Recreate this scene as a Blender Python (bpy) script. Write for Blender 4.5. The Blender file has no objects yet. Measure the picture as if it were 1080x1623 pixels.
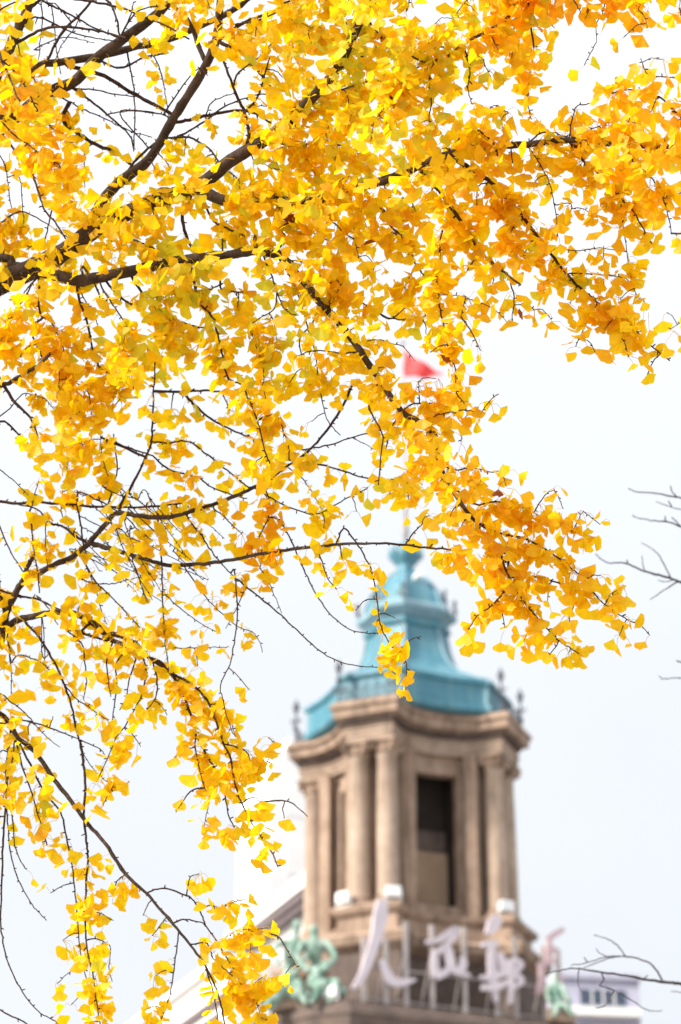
import bpy, bmesh, math, random
import numpy as np
from mathutils import Vector, Matrix
R = math.radians
rng = np.random.default_rng(11)
random.seed(5)
sc = bpy.context.scene
col = sc.collection

# ------------------------------------------------------------------ camera, sky, sun, exposure
PITCH = R(26.5)
FPX = 85 / 36 * 1623                       # focal length in photo pixels
CAM = np.array([0, 0, 1.6])
FWD = np.array([0, math.cos(PITCH), math.sin(PITCH)])
RGT = np.array([1.0, 0, 0])
UPV = np.array([0, -math.sin(PITCH), math.cos(PITCH)])
cam = bpy.data.cameras.new('camera'); camo = bpy.data.objects.new('camera', cam); col.objects.link(camo)
camo.location = CAM; camo.rotation_euler = (R(90) + PITCH, 0, 0)
cam.sensor_fit = 'VERTICAL'; cam.sensor_height = 36; cam.sensor_width = 24; cam.lens = 85
cam.clip_start = .1; cam.clip_end = 3000
cam.dof.use_dof = True; cam.dof.focus_distance = 7.25; cam.dof.aperture_fstop = 3.6
sc.camera = camo

SUN_EL, SUN_AZ = R(35), R(-63)             # azimuth from the view direction reversed, towards the left
wd = bpy.data.worlds.new('World'); sc.world = wd; wd.use_nodes = True
nt = wd.node_tree; N = nt.nodes; LK = nt.links
N.clear()
def wn(t, **k):
    n = N.new(t)
    for a, b in k.items(): setattr(n, a, b)
    return n
sky = wn('ShaderNodeTexSky', sky_type='NISHITA', sun_disc=False, sun_elevation=SUN_EL, sun_rotation=R(243), dust_density=4.0, air_density=1.2)
geo = wn('ShaderNodeTexCoord')
sep = wn('ShaderNodeSeparateXYZ'); LK.new(geo.outputs['Generated'], sep.inputs[0])
clampz = wn('ShaderNodeMath', operation='MAXIMUM'); LK.new(sep.outputs['Z'], clampz.inputs[0]); clampz.inputs[1].default_value = 0
pw = wn('ShaderNodeMath', operation='POWER'); LK.new(clampz.outputs[0], pw.inputs[0]); pw.inputs[1].default_value = 4
mul = wn('ShaderNodeMath', operation='MULTIPLY_ADD'); LK.new(pw.outputs[0], mul.inputs[0]); mul.inputs[1].default_value = 3.4; mul.inputs[2].default_value = 2.0
noi = wn('ShaderNodeTexNoise'); noi.inputs['Scale'].default_value = 2.2; noi.inputs['Detail'].default_value = 4
LK.new(geo.outputs['Generated'], noi.inputs['Vector'])
cmap = wn('ShaderNodeMapRange'); LK.new(noi.outputs[0], cmap.inputs[0]); cmap.inputs[1].default_value = .3; cmap.inputs[2].default_value = .7; cmap.inputs[3].default_value = .93; cmap.inputs[4].default_value = 1.07
m2 = wn('ShaderNodeMath', operation='MULTIPLY'); LK.new(mul.outputs[0], m2.inputs[0]); LK.new(cmap.outputs[0], m2.inputs[1])
cc = wn('ShaderNodeVectorMath', operation='SCALE'); cc.inputs[0].default_value = (2.06, 2.12, 2.21); LK.new(m2.outputs[0], cc.inputs['Scale'])
mix = wn('ShaderNodeMix', data_type='RGBA'); mix.inputs[0].default_value = .9
LK.new(sky.outputs[0], mix.inputs[6]); LK.new(cc.outputs[0], mix.inputs[7])
bg = wn('ShaderNodeBackground'); bg.inputs[1].default_value = .1; LK.new(mix.outputs[2], bg.inputs[0])
wo = wn('ShaderNodeOutputWorld'); LK.new(bg.outputs[0], wo.inputs[0])

sl = bpy.data.lights.new('sun', 'SUN'); sl.energy = 3.2; sl.angle = R(11); sl.color = (1, .93, .82)
slo = bpy.data.objects.new('sun', sl); col.objects.link(slo)
# light travels from the sun: sun sits to the left and slightly on the camera's side
sd = Vector((math.sin(SUN_AZ) * math.cos(SUN_EL), -math.cos(SUN_AZ) * math.cos(SUN_EL), math.sin(SUN_EL)))
slo.rotation_euler = (-sd).to_track_quat('-Z', 'Y').to_euler()
sc.view_settings.view_transform = 'Standard'; sc.view_settings.look = 'None'
sc.view_settings.exposure = 1.22; sc.view_settings.gamma = 1
sc.cycles.max_bounces = 8; sc.cycles.diffuse_bounces = 5; sc.cycles.transmission_bounces = 6
sc.cycles.use_denoising = True

# ------------------------------------------------------------------ helpers
def ray(x, y):
    return FWD + (x - 540) / FPX * RGT + (811.5 - y) / FPX * UPV
def at_depth(x, y, D): return CAM + D * ray(x, y)
def at_Y(x, y, Y):
    d = ray(x, y); return CAM + d * (Y / d[1])
def z_at(y, Y): return 1.6 + Y * math.tan(PITCH - math.atan((y - 811.5) / FPX))
def project(p):
    q = p - CAM; f = q @ FWD
    return 540 + FPX * (q @ RGT) / f, 811.5 - FPX * (q @ UPV) / f, f

def tag(o, label=None, cat=None, group=None, kind=None):
    if label: o['label'] = label
    if cat: o['category'] = cat
    if group: o['group'] = group
    if kind: o['kind'] = kind
    return o
def empty(name, loc, label=None, cat=None, group=None):
    o = bpy.data.objects.new(name, None); col.objects.link(o); o.location = loc; o.empty_display_size = .2
    return tag(o, label, cat, group)
def link(name, me, mat, parent=None, smooth=False):
    o = bpy.data.objects.new(name, me); col.objects.link(o)
    if mat is not None and not me.materials: me.materials.append(mat)
    if smooth:
        me.polygons.foreach_set('use_smooth', [True] * len(me.polygons))
    if parent is not None:
        o.parent = parent
        # geometry is written in world space: undo the parents' offsets
        off = Vector((0, 0, 0)); q = parent
        while q is not None: off += q.location; q = q.parent
        o.location = -off
    return o
class MB:
    """collects faces for ONE mesh object"""
    def __init__(s): s.v = []; s.f = []
    def add(s, vs, fs):
        b = len(s.v); s.v += [tuple(map(float, p)) for p in vs]; s.f += [tuple(i + b for i in f) for f in fs]
    def box(s, c, ax, ay, az):
        c, ax, ay, az = map(np.array, (c, ax, ay, az))
        vs = [c + i * ax + j * ay + k * az for k in (-1, 1) for j in (-1, 1) for i in (-1, 1)]
        s.add(vs, [(0, 2, 3, 1), (4, 5, 7, 6), (0, 1, 5, 4), (2, 6, 7, 3), (0, 4, 6, 2), (1, 3, 7, 5)])
    def loft(s, rings, cap0=True, cap1=True, closed=True):
        n = len(rings[0]); vs = [p for r in rings for p in r]; fs = []
        for k in range(len(rings) - 1):
            for i in range(n if closed else n - 1):
                j = (i + 1) % n
                fs.append((k * n + i, k * n + j, (k + 1) * n + j, (k + 1) * n + i))
        if cap0: fs.append(tuple(range(n - 1, -1, -1)))
        if cap1: fs.append(tuple((len(rings) - 1) * n + i for i in range(n)))
        s.add(vs, fs)
    def lathe(s, c, prof, n=20, phase=0, cap=True):
        rings = [[(c[0] + r * math.cos(phase + 2 * math.pi * i / n), c[1] + r * math.sin(phase + 2 * math.pi * i / n), z) for i in range(n)] for z, r in prof]
        s.loft(rings, cap, cap)
    def tube(s, pts, rad, n=6):
        pts = np.asarray(pts, float); m = len(pts)
        rad = np.broadcast_to(np.asarray(rad, float), (m,))
        t = np.gradient(pts, axis=0); t /= np.linalg.norm(t, axis=1)[:, None] + 1e-12
        ref = np.array([.31, -.22, .92]); rings = []
        u = np.cross(t[0], ref); u /= np.linalg.norm(u)
        for i in range(m):
            u = u - (u @ t[i]) * t[i]; u /= np.linalg.norm(u) + 1e-12
            w = np.cross(t[i], u)
            rings.append([pts[i] + rad[i] * (math.cos(a) * u + math.sin(a) * w) for a in [2 * math.pi * k / n for k in range(n)]])
        s.loft(rings)
    def build(s, name, mat, parent=None, smooth=False, bevel=0, recalc=True):
        me = bpy.data.meshes.new(name); me.from_pydata(s.v, [], s.f)
        if recalc:
            bm = bmesh.new(); bm.from_mesh(me); bmesh.ops.recalc_face_normals(bm, faces=bm.faces); bm.to_mesh(me); bm.free()
        me.update()
        o = link(name, me, mat, parent, smooth)
        if smooth:
            try: me.set_sharp_from_angle(angle=R(38))
            except Exception: pass
        if bevel:
            md = o.modifiers.new('bevel', 'BEVEL'); md.width = bevel; md.segments = 2; md.limit_method = 'ANGLE'
        return o

# ------------------------------------------------------------------ materials
def mat(name):
    m = bpy.data.materials.new(name); m.use_nodes = True
    t = m.node_tree; return m, t, t.nodes, t.links, t.nodes['Principled BSDF']
def noisy(name, c0, c1, scale=3, detail=6, rough=.8, bump=.2, streak=None, metallic=0, spec=.3, courses=None, dirt=None):
    m, t, n, l, b = mat(name)
    tc = n.new('ShaderNodeTexCoord'); vec = tc.outputs['Object']
    if streak:
        mp = n.new('ShaderNodeMapping'); mp.inputs['Scale'].default_value = streak; l.new(vec, mp.inputs[0]); v2 = mp.outputs[0]
    else: v2 = vec
    no = n.new('ShaderNodeTexNoise'); no.inputs['Scale'].default_value = scale; no.inputs['Detail'].default_value = detail; no.inputs['Roughness'].default_value = .65
    l.new(v2, no.inputs['Vector'])
    rp = n.new('ShaderNodeValToRGB'); rp.color_ramp.elements[0].position = .32; rp.color_ramp.elements[1].position = .68
    rp.color_ramp.elements[0].color = (*c0, 1); rp.color_ramp.elements[1].color = (*c1, 1)
    l.new(no.outputs[0], rp.inputs[0]); outc = rp.outputs[0]
    if dirt:
        mp2 = n.new('ShaderNodeMapping'); mp2.inputs['Scale'].default_value = (2.2, 2.2, .25); l.new(vec, mp2.inputs[0])
        n2 = n.new('ShaderNodeTexNoise'); n2.inputs['Scale'].default_value = 1.3; n2.inputs['Detail'].default_value = 5; l.new(mp2.outputs[0], n2.inputs['Vector'])
        r2 = n.new('ShaderNodeMapRange'); r2.inputs[1].default_value = .48; r2.inputs[2].default_value = .72; r2.inputs[4].default_value = .75; l.new(n2.outputs[0], r2.inputs[0])
        mx = n.new('ShaderNodeMix'); mx.data_type = 'RGBA'; l.new(r2.outputs[0], mx.inputs[0]); l.new(outc, mx.inputs[6]); mx.inputs[7].default_value = (*dirt, 1); outc = mx.outputs[2]
    if courses:
        sp = n.new('ShaderNodeSeparateXYZ'); l.new(vec, sp.inputs[0])
        md = n.new('ShaderNodeMath'); md.operation = 'MULTIPLY'; l.new(sp.outputs[2], md.inputs[0]); md.inputs[1].default_value = 1 / courses
        fr = n.new('ShaderNodeMath'); fr.operation = 'FRACT'; l.new(md.outputs[0], fr.inputs[0])
        lt = n.new('ShaderNodeMath'); lt.operation = 'LESS_THAN'; l.new(fr.outputs[0], lt.inputs[0]); lt.inputs[1].default_value = .06
        mx = n.new('ShaderNodeMix'); mx.data_type = 'RGBA'; l.new(lt.outputs[0], mx.inputs[0]); l.new(outc, mx.inputs[6]); mx.inputs[7].default_value = (*[v * .55 for v in c0], 1); outc = mx.outputs[2]
    l.new(outc, b.inputs['Base Color'])
    b.inputs['Roughness'].default_value = rough; b.inputs['Metallic'].default_value = metallic
    b.inputs['Specular IOR Level'].default_value = spec
    if bump:
        bp = n.new('ShaderNodeBump'); bp.inputs['Strength'].default_value = bump; bp.inputs['Distance'].default_value = .02
        n3 = n.new('ShaderNodeTexNoise'); n3.inputs['Scale'].default_value = scale * 5; n3.inputs['Detail'].default_value = 5; l.new(v2, n3.inputs['Vector'])
        l.new(n3.outputs[0], bp.inputs['Height']); l.new(bp.outputs[0], b.inputs['Normal'])
    return m
M = {}
M['stone'] = noisy('weathered_stone', (.25, .17, .122), (.43, .315, .24), 1.3, bump=.3, dirt=(.13, .088, .062))
M['stone_trim'] = noisy('trim_stone', (.24, .163, .118), (.41, .30, .228), 2.0, bump=.25, dirt=(.105, .07, .052))
M['column'] = noisy('column_stone', (.29, .212, .16), (.42, .322, .253), 1.5, bump=.15, dirt=(.155, .108, .08))
M['dark_stone'] = noisy('shade_dark_stone', (.085, .064, .057), (.165, .12, .10), 1.8, bump=.2, dirt=(.09, .07, .065))  # stone darkened to paint the shade on plinth, dentils and roof cornice
M['niche'] = noisy('niche_stone', (.32, .22, .145), (.42, .295, .20), 1.2, bump=.1)
M['void_shade'] = noisy('shade_black_stone', (.026, .019, .017), (.048, .034, .028), 1.5, bump=.1)  # near-black, so the deep shade of the tower opening is in the colour
M['copper'] = noisy('verdigris_copper', (.038, .16, .225), (.075, .235, .31), 1.2, rough=.48, bump=.12, streak=(1.6, 1.6, .5), spec=.5, dirt=(.14, .27, .30))
M['copper_edge'] = noisy('grey_copper', (.15, .26, .32), (.25, .38, .44), 2, rough=.5, bump=.1)
M['bronze'] = noisy('statue_patina', (.07, .18, .13), (.46, .56, .50), 3.4, rough=.7, bump=.6, dirt=(.035, .115, .08))
M['iron'] = noisy('wrought_iron', (.05, .055, .075), (.10, .11, .13), 8, rough=.5, bump=0)
M['spire'] = noisy('spire_metal', (.22, .21, .22), (.34, .32, .31), 5, rough=.45, bump=0)
M['sign'] = noisy('sign_paint', (.52, .46, .51), (.62, .56, .61), 3, rough=.5, bump=.05)
M['sign_red'] = noisy('sign_shade_paint', (.42, .29, .31), (.54, .40, .43), 3, rough=.5, bump=.05)  # darker sign paint: the fourth character's shaded side put into its colour
M['post'] = noisy('post_metal', (.36, .32, .31), (.50, .45, .44), 5, rough=.5, bump=0)
M['white_case'] = noisy('lamp_case', (.80, .80, .80), (.88, .88, .88), 5, rough=.4, bump=0)
M['lens'] = noisy('lamp_glass', (.72, .75, .78), (.80, .82, .85), 5, rough=.1, bump=0, spec=.8)
M['flag'] = noisy('red_cloth', (.72, .06, .07), (.80, .09, .09), 6, rough=.8, bump=.05)
M['white_wall'] = noisy('white_cladding', (.86, .855, .85), (.92, .915, .91), .6, rough=.7, bump=.03)
M['white_plain'] = noisy('white_render', (.84, .83, .82), (.90, .89, .88), .6, rough=.7, bump=.03)
M['grey_wall'] = noisy('ribbed_grey', (.33, .31, .30), (.70, .68, .66), 2.4, rough=.8, bump=.1, streak=(5, 5, .25))
M['eave'] = noisy('eave_brown', (.105, .085, .09), (.16, .13, .135), 2, rough=.8, bump=.1)
M['lilac_wall'] = noisy('lilac_render', (.42, .42, .53), (.50, .50, .61), .8, rough=.8, bump=.05)
M['glass'] = noisy('window_glass', (.03, .045, .08), (.05, .07, .11), .5, rough=.08, bump=0, spec=.8)
M['ground'] = noisy('concrete_paving', (.30, .29, .28), (.38, .37, .35), 4, rough=.9, bump=.2)
M['paving'] = noisy('paving_stone', (.30, .29, .28), (.38, .37, .35), 2, rough=.85, bump=.15)
M['bark'] = noisy('ginkgo_bark', (.028, .018, .013), (.095, .062, .045), 16, rough=.9, bump=.6, streak=(1, 1, .4), spec=.15)
M['twig'] = noisy('twig_bark', (.022, .011, .008), (.075, .040, .027), 40, rough=.85, bump=.3, spec=.15)
M['bare_bark'] = noisy('bare_twig_bark', (.04, .034, .04), (.09, .075, .085), 30, rough=.85, bump=.2, spec=.15)

def leaf_material():
    m, t, n, l, b = mat('ginkgo_leaf')
    n.remove(b); out = n['Material Output']
    at = n.new('ShaderNodeAttribute'); at.attribute_name = 'leafcol'
    w = n.new('ShaderNodeMath'); w.operation = 'MULTIPLY'; l.new(at.outputs['Alpha'], w.inputs[0]); w.inputs[1].default_value = 130
    s = n.new('ShaderNodeMath'); s.operation = 'SINE'; l.new(w.outputs[0], s.inputs[0])
    tc = n.new('ShaderNodeTexCoord'); no = n.new('ShaderNodeTexNoise'); no.inputs['Scale'].default_value = 45; no.inputs['Detail'].default_value = 3
    l.new(tc.outputs['Object'], no.inputs['Vector'])
    mr = n.new('ShaderNodeMapRange'); l.new(no.outputs[0], mr.inputs[0]); mr.inputs[1].default_value = .25; mr.inputs[2].default_value = .75; mr.inputs[3].default_value = .86; mr.inputs[4].default_value = 1.08
    vm = n.new('ShaderNodeMapRange'); l.new(s.outputs[0], vm.inputs[0]); vm.inputs[1].default_value = -1; vm.inputs[3].default_value = .95; vm.inputs[4].default_value = 1.03
    mm = n.new('ShaderNodeMath'); mm.operation = 'MULTIPLY'; l.new(mr.outputs[0], mm.inputs[0]); l.new(vm.outputs[0], mm.inputs[1])
    sc_ = n.new('ShaderNodeVectorMath'); sc_.operation = 'SCALE'; l.new(at.outputs['Color'], sc_.inputs[0]); l.new(mm.outputs[0], sc_.inputs['Scale'])
    bp = n.new('ShaderNodeBump'); bp.inputs['Strength'].default_value = .25; bp.inputs['Distance'].default_value = .001; l.new(s.outputs[0], bp.inputs['Height'])
    d = n.new('ShaderNodeBsdfDiffuse'); tr = n.new('ShaderNodeBsdfTranslucent'); g = n.new('ShaderNodeBsdfGlossy'); g.inputs['Roughness'].default_value = .38; g.inputs['Color'].default_value = (1, 1, 1, 1)
    for q in (d, tr): l.new(sc_.outputs[0], q.inputs['Color']); 
    for q in (d, g): l.new(bp.outputs[0], q.inputs['Normal'])
    mx = n.new('ShaderNodeMixShader'); mx.inputs[0].default_value = .62; l.new(d.outputs[0], mx.inputs[1]); l.new(tr.outputs[0], mx.inputs[2])
    m2 = n.new('ShaderNodeMixShader'); m2.inputs[0].default_value = .015; l.new(mx.outputs[0], m2.inputs[1]); l.new(g.outputs[0], m2.inputs[2])
    l.new(m2.outputs[0], out.inputs[0]); return m
M['leaf'] = leaf_material()

# ------------------------------------------------------------------ the ground
g = MB(); g.box((0, 0, -.5), (1500, 0, 0), (0, 1500, 0), (0, 0, .5)); tag(g.build('ground', M['ground']), kind='structure')
g = MB(); g.box((0, 2, .07), (60, 0, 0), (0, 14, 0), (0, 0, .065)); tag(g.build('pavement', M['paving'], bevel=.02), kind='structure')

# ------------------------------------------------------------------ the domed building
TY = 75.0
PXM = 80.0 / FPX                         # metres per photo pixel at the tower
TC = at_Y(647, 1174, TY)[:2]             # the tower's axis
TH = -22.5                               # the near corner pavilion looks this much to the left
def nrm(deg): return np.array([math.sin(R(deg)), -math.cos(R(deg))])
def tan_(deg): return np.array([math.cos(R(deg)), math.sin(R(deg))])
def plan(a, w, L, sag, narc=10):
    pts = []
    for k in range(4):
        ph = TH + 90 * k; n, t = nrm(ph), tan_(ph); n2, t2 = nrm(ph + 90), tan_(ph + 90)
        q0, q1, q2, q3 = n * (a - L) - t * w / 2, n * a - t * w / 2, n * a + t * w / 2, n * (a - L) + t * w / 2
        e = n2 * (a - L) - t2 * w / 2
        pts += [q1, q2]
        nm = nrm(ph + 45)
        for i in range(narc + 1):
            s = i / narc
            pts.append(q3 * (1 - s) + e * s - nm * sag * 4 * s * (1 - s))
    return [TC + p for p in pts]
def ring(z, *a): return [(p[0], p[1], z) for p in plan(*a)]
def off(d, a=3.88, w=2.29, L=.95, sag=.28): return (a - d, w - 2 * d, L, sag)
bld = empty('domed_building', (TC[0], TC[1], 0), 'brown stone baroque tower with blue green copper dome and paired columns', 'building')
Yn = TY - 3.5
Z = lambda y: z_at(y - 6, Yn)
z_ct = Z(1113); z_cb = Z(1139); z_fr = Z(1174); z_cap = Z(1196); z_cbase = Z(1421); z_led = Z(1440)
# cornice with corona, dentils and mouldings
m = MB()
m.loft([ring(z_cb - .04, *off(.33)), ring(z_cb, *off(.26)), ring(z_cb + .02, *off(.05)), ring(z_cb + .30, *off(.03)), ring(z_cb + .33, *off(-.05)), ring(z_ct - .09, *off(-.02)), ring(z_ct - .05, *off(.05)), ring(z_ct, *off(.07)), ring(z_ct + .03, *off(.35))])
cor = m.build('cornice', M['stone_trim'], bld)
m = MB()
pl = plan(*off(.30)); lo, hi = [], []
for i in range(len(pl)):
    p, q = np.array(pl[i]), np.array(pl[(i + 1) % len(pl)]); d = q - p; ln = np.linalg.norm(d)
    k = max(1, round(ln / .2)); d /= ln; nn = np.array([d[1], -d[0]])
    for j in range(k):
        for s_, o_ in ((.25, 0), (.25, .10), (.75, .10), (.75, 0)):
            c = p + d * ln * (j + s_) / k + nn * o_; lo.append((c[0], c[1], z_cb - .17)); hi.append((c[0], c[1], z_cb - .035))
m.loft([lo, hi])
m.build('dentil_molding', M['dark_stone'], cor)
m = MB()
m.loft([ring(z_fr + .02, *off(.36)), ring(z_fr + .16, *off(.36)), ring(z_fr + .18, *off(.33)), ring(z_fr + .34, *off(.33)), ring(z_fr + .36, *off(.29)), ring(z_fr + .42, *off(.29)), ring(z_fr + .44, *off(.37)), ring(z_cb - .16, *off(.37)), ring(z_cb - .14, *off(.31)), ring(z_cb - .05, *off(.30))])
m.build('frieze', M['column'], bld)
# columns: two on each corner pavilion
a_col = 3.88 - .33 - .42
z0 = z_led
def column_meshes():
    s, b, c = MB(), MB(), MB(); H = z_cap - z_cbase
    s.lathe((0, 0, 0), [(z_cbase, .375), (z_cbase + .06, .36), (z_cbase + H * .33, .355), (z_cbase + H * .66, .335), (z_cap - .1, .305), (z_cap - .06, .335), (z_cap, .335)], 28)
    b.box((0, 0, z0 + .07), (.47, 0, 0), (0, .47, 0), (0, 0, .07))
    b.lathe((0, 0, 0), [(z0 + .14, .40), (z0 + .15, .46), (z0 + .22, .47), (z0 + .26, .44), (z0 + .28, .39), (z0 + .33, .39), (z0 + .36, .42), (z_cbase - .01, .41), (z_cbase + .0, .37)], 28)
    c.lathe((0, 0, 0), [(z_cap + .001, .31), (z_cap + .12, .35), (z_cap + .25, .34), (z_cap + .36, .42), (z_cap + .40, .46)], 28)
    for k in range(4):
        t = R(45 + 90 * k); u = np.array([math.cos(t), math.sin(t)]); w = np.array([-u[1], u[0]])
        p = u * .47
        c.tube([(*(p - w * .09), z_cap + .26), (*(p + w * .09), z_cap + .26)], .12, 14)
        c.tube([(*(p * 1.02 - w * .12), z_cap + .26), (*(p * 1.02 + w * .12), z_cap + .26)], .05, 10)
    for k in range(12):
        t = R(30 * k); u = np.array([math.cos(t), math.sin(t)])
        c.box((*u * .365, z_cap + .15), (*u * .03, 0), (-u[1] * .055, u[0] * .055, 0), (0, 0, .09))
    c.box((0, 0, z_cap + .43), (.46, 0, 0), (0, .46, 0), (0, 0, .045))
    return s, b, c
proto = None
for k in range(4):
    ph = TH + 90 * k
    for sgn in (-1, 1):
        p = TC + nrm(ph) * a_col + tan_(ph) * sgn * .475
        if proto is None:
            s, b, c = column_meshes()
            so = s.build('column', M['column'], None, True); bo = b.build('base', M['stone_trim'], None, False, .015); co = c.build('capital', M['stone_trim'], None, True)
            proto = (so, bo, co); so2 = so
            for q in (bo, co): q.parent = so
        else:
            so2 = so.copy(); col.objects.link(so2)
            for q in (bo, co):
                q2 = q.copy(); col.objects.link(q2); q2.parent = so2
        so2.parent = bld; so2.location = (p[0] - TC[0], p[1] - TC[1], 0); so2.rotation_euler = (0, 0, R(ph))
# walls between and behind the columns
m = MB()
for k in range(4):
    ph = TH + 90 * k; n, t = nrm(ph), tan_(ph)
    c = TC + n * (2.42)
    m.box((c[0], c[1], (z0 + z_fr) / 2), (*t * .80, 0), (*n * .22, 0), (0, 0, (z_fr - z0) / 2 + .01))
    for sgn in (-1, 1):                  # pilasters flanking
        c = TC + n * 2.52 + t * sgn * .98
        m.box((c[0], c[1], (z0 + z_fr) / 2), (*t * .16, 0), (*n * .18, 0), (0, 0, (z_fr - z0) / 2 + .005))
m.build('pavilion_wall', M['stone'], bld)
def arc_pts(d, ph, n=14):
    a, w, L, sag = off(d); q = nrm(ph) * (a - L) + tan_(ph) * w / 2; e = nrm(ph + 90) * (a - L) - tan_(ph + 90) * w / 2; nm = nrm(ph + 45)
    return [TC + q * (1 - i / n) + e * (i / n) - nm * sag * 4 * (i / n) * (1 - i / n) for i in range(n + 1)]
z_op0, z_op1 = z_at(1436, TY - 1.7), z_at(1229, TY - 1.7)
for k in range(4):
    ph = TH + 90 * k; NA = 16; LO, HI = 3, 13
    o_, i_ = arc_pts(.50, ph, NA), arc_pts(.70, ph, NA)
    zs = [z0 - .02, z_op0, z_op1, z_fr + .01]
    m = MB()
    for i in range(NA):
        for j in range(3):
            if j == 1 and LO <= i < HI: continue
            m.loft([[(*o_[i], zs[j]), (*o_[i + 1], zs[j]), (*i_[i + 1], zs[j]), (*i_[i], zs[j])], [(*o_[i], zs[j + 1]), (*o_[i + 1], zs[j + 1]), (*i_[i + 1], zs[j + 1]), (*i_[i], zs[j + 1])]])
    wl = m.build('wall', M['stone'], bld)
    # moulded surround of the opening
    m = MB(); f0, f1 = arc_pts(.44, ph, NA), arc_pts(.495, ph, NA)
    def cell(ia, ib, za, zb):
        seg = list(range(ia, ib + 1))
        for i in range(ia, ib):
            m.loft([[(*f0[i], za), (*f0[i + 1], za), (*f1[i + 1], za), (*f1[i], za)], [(*f0[i], zb), (*f0[i + 1], zb), (*f1[i + 1], zb), (*f1[i], zb)]])
    cell(LO - 1, LO, z_op0, z_op1 + .22); cell(HI, HI + 1, z_op0, z_op1 + .22); cell(LO, HI, z_op1, z_op1 + .22)
    m.build('door_surround', M['stone_trim'], wl)
    # the room behind the opening
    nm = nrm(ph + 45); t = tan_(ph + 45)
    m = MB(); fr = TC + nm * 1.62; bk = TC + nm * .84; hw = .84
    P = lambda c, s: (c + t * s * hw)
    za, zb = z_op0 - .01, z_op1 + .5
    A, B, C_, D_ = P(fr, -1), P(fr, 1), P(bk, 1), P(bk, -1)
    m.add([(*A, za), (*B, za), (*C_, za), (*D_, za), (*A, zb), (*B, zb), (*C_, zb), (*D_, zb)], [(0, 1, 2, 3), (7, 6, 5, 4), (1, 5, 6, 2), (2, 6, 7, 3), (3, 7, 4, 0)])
    m.build('niche', M['void_shade'], wl, recalc=False)
    zp = z_at(1345, TY - 1.3); m = MB(); c = TC + nm * 1.0; m.box((*c, (z_op0 + zp) / 2), (*t * .83, 0), (*nm * .10, 0), (0, 0, (zp - z_op0) / 2)); m.build('infill_and_shade_panel', M['niche'], wl)
    m = MB(); c = TC + nm * .93; m.box((*c, zp + .38), (*t * .83, 0), (*nm * .06, 0), (0, 0, .375)); m.build('infill_and_shade_panel', M['dark_stone'], wl)  # mid-tone band added to paint the fade into shade above the panel
# ledge under the columns, drum, lower moulding, plinth
m = MB()
m.loft([ring(z_led - .30, *off(.22)), ring(z_led - .26, *off(.06)), ring(z_led - .16, *off(.0)), ring(z_led - .05, *off(-.02)), ring(z_led, *off(.03)), ring(z_led + .012, *off(.5))])
m.build('ledge', M['stone_trim'], bld)
zl2 = Z(1487); zl3 = Z(1506); zroof = z_at(1583, TY - 6.4)
m = MB()
m.loft([ring(zl2 - .02, *off(.16, L=.8)), ring(z_led - .27, *off(.16, L=.8))])
m.build('drum', M['stone'], bld)
m = MB()
m.loft([ring(zl3 - .2, *off(-.02, L=.8)), ring(zl3, *off(-.26, L=.8)), ring(zl2 - .12, *off(-.34, L=.8)), ring(zl2 - .02, *off(-.30, L=.8)), ring(zl2 + .02, *off(.1, L=.8))])
m.build('lower_cornice', M['stone'], bld)
m = MB()
m.loft([ring(zroof - .5, *off(-.14, L=.8)), ring(zroof + .5, *off(-.14, L=.8)), ring(zroof + .52, *off(-.06, L=.8)), ring(zl3 - .18, *off(-.02, L=.8))])
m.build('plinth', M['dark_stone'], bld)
# dome
def dring(y, k, extra=0):
    return ring(z_at(y, TY), 3.30 * k + extra, 2.23 * k + extra, .12 * k, .14 * k)
m = MB()
rows = [(1170, .965), (1166, 1.0), (1160, 1.0), (1157, .965), (1126, .965), (1124, 1.0), (1118, 1.0), (1115, .94), (1104, .79), (1090, .63), (1073, .515), (1055, .455), (1035, .415), (1020, .40), (1012, .39), (1010, .425), (1003, .43), (1001, .40), (996, .40)]
m.loft([dring(y, k) for y, k in rows])
dome = m.build('dome', M['copper'], bld)
m = MB(); m.loft([dring(y, k) for y, k in [(997, .41), (993, .44), (989, .49), (983, .495), (980, .48), (976, .45)]])
m.build('dome_lip', M['copper_edge'], dome)
m = MB(); m.loft([dring(y, k) for y, k in [(977, .42), (970, .41), (958, .385), (945, .345), (933, .29), (924, .225), (917, .16), (911, .115), (905, .10)]])
m.build('dome_cap', M['copper'], dome)
za = lambda y: z_at(y, TY)
m = MB(); m.lathe((TC[0], TC[1]), [(za(908), .34), (za(900), .27), (za(896), .30), (za(890), .46), (za(886), .50), (za(880), .50), (za(878), .40), (za(872), .24), (za(868), .20), (za(864), .22), (za(860), .12)], 24)
for k in range(8):
    p = TC + nrm(45 * k) * .52
    m.lathe((p[0], p[1]), [(za(887), .05), (za(882), .09), (za(874), .07), (za(868), .015)], 8)
m.build('lantern_cup', M['copper'], dome, True)
m = MB(); m.lathe((TC[0], TC[1]), [(za(866), .10), (za(856), .08), (za(848), .11), (za(842), .13), (za(836), .10), (za(828), .075), (za(800), .05)], 14)
m.build('spire', M['spire'], dome, True)
for kk in range(4):                       # round ventilators and ribs at each dome edge
    ph = TH + 90 * kk
    nm = nrm(ph + 45); p = TC + nm * 1.03; zc = za(932)
    m = MB(); m.tube([(*(p - nm * .2), zc), (*(p + nm * .16), zc + .05)], .13, 12); m.build('dome_vent', M['white_case'], dome, True)
m = MB()
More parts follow.
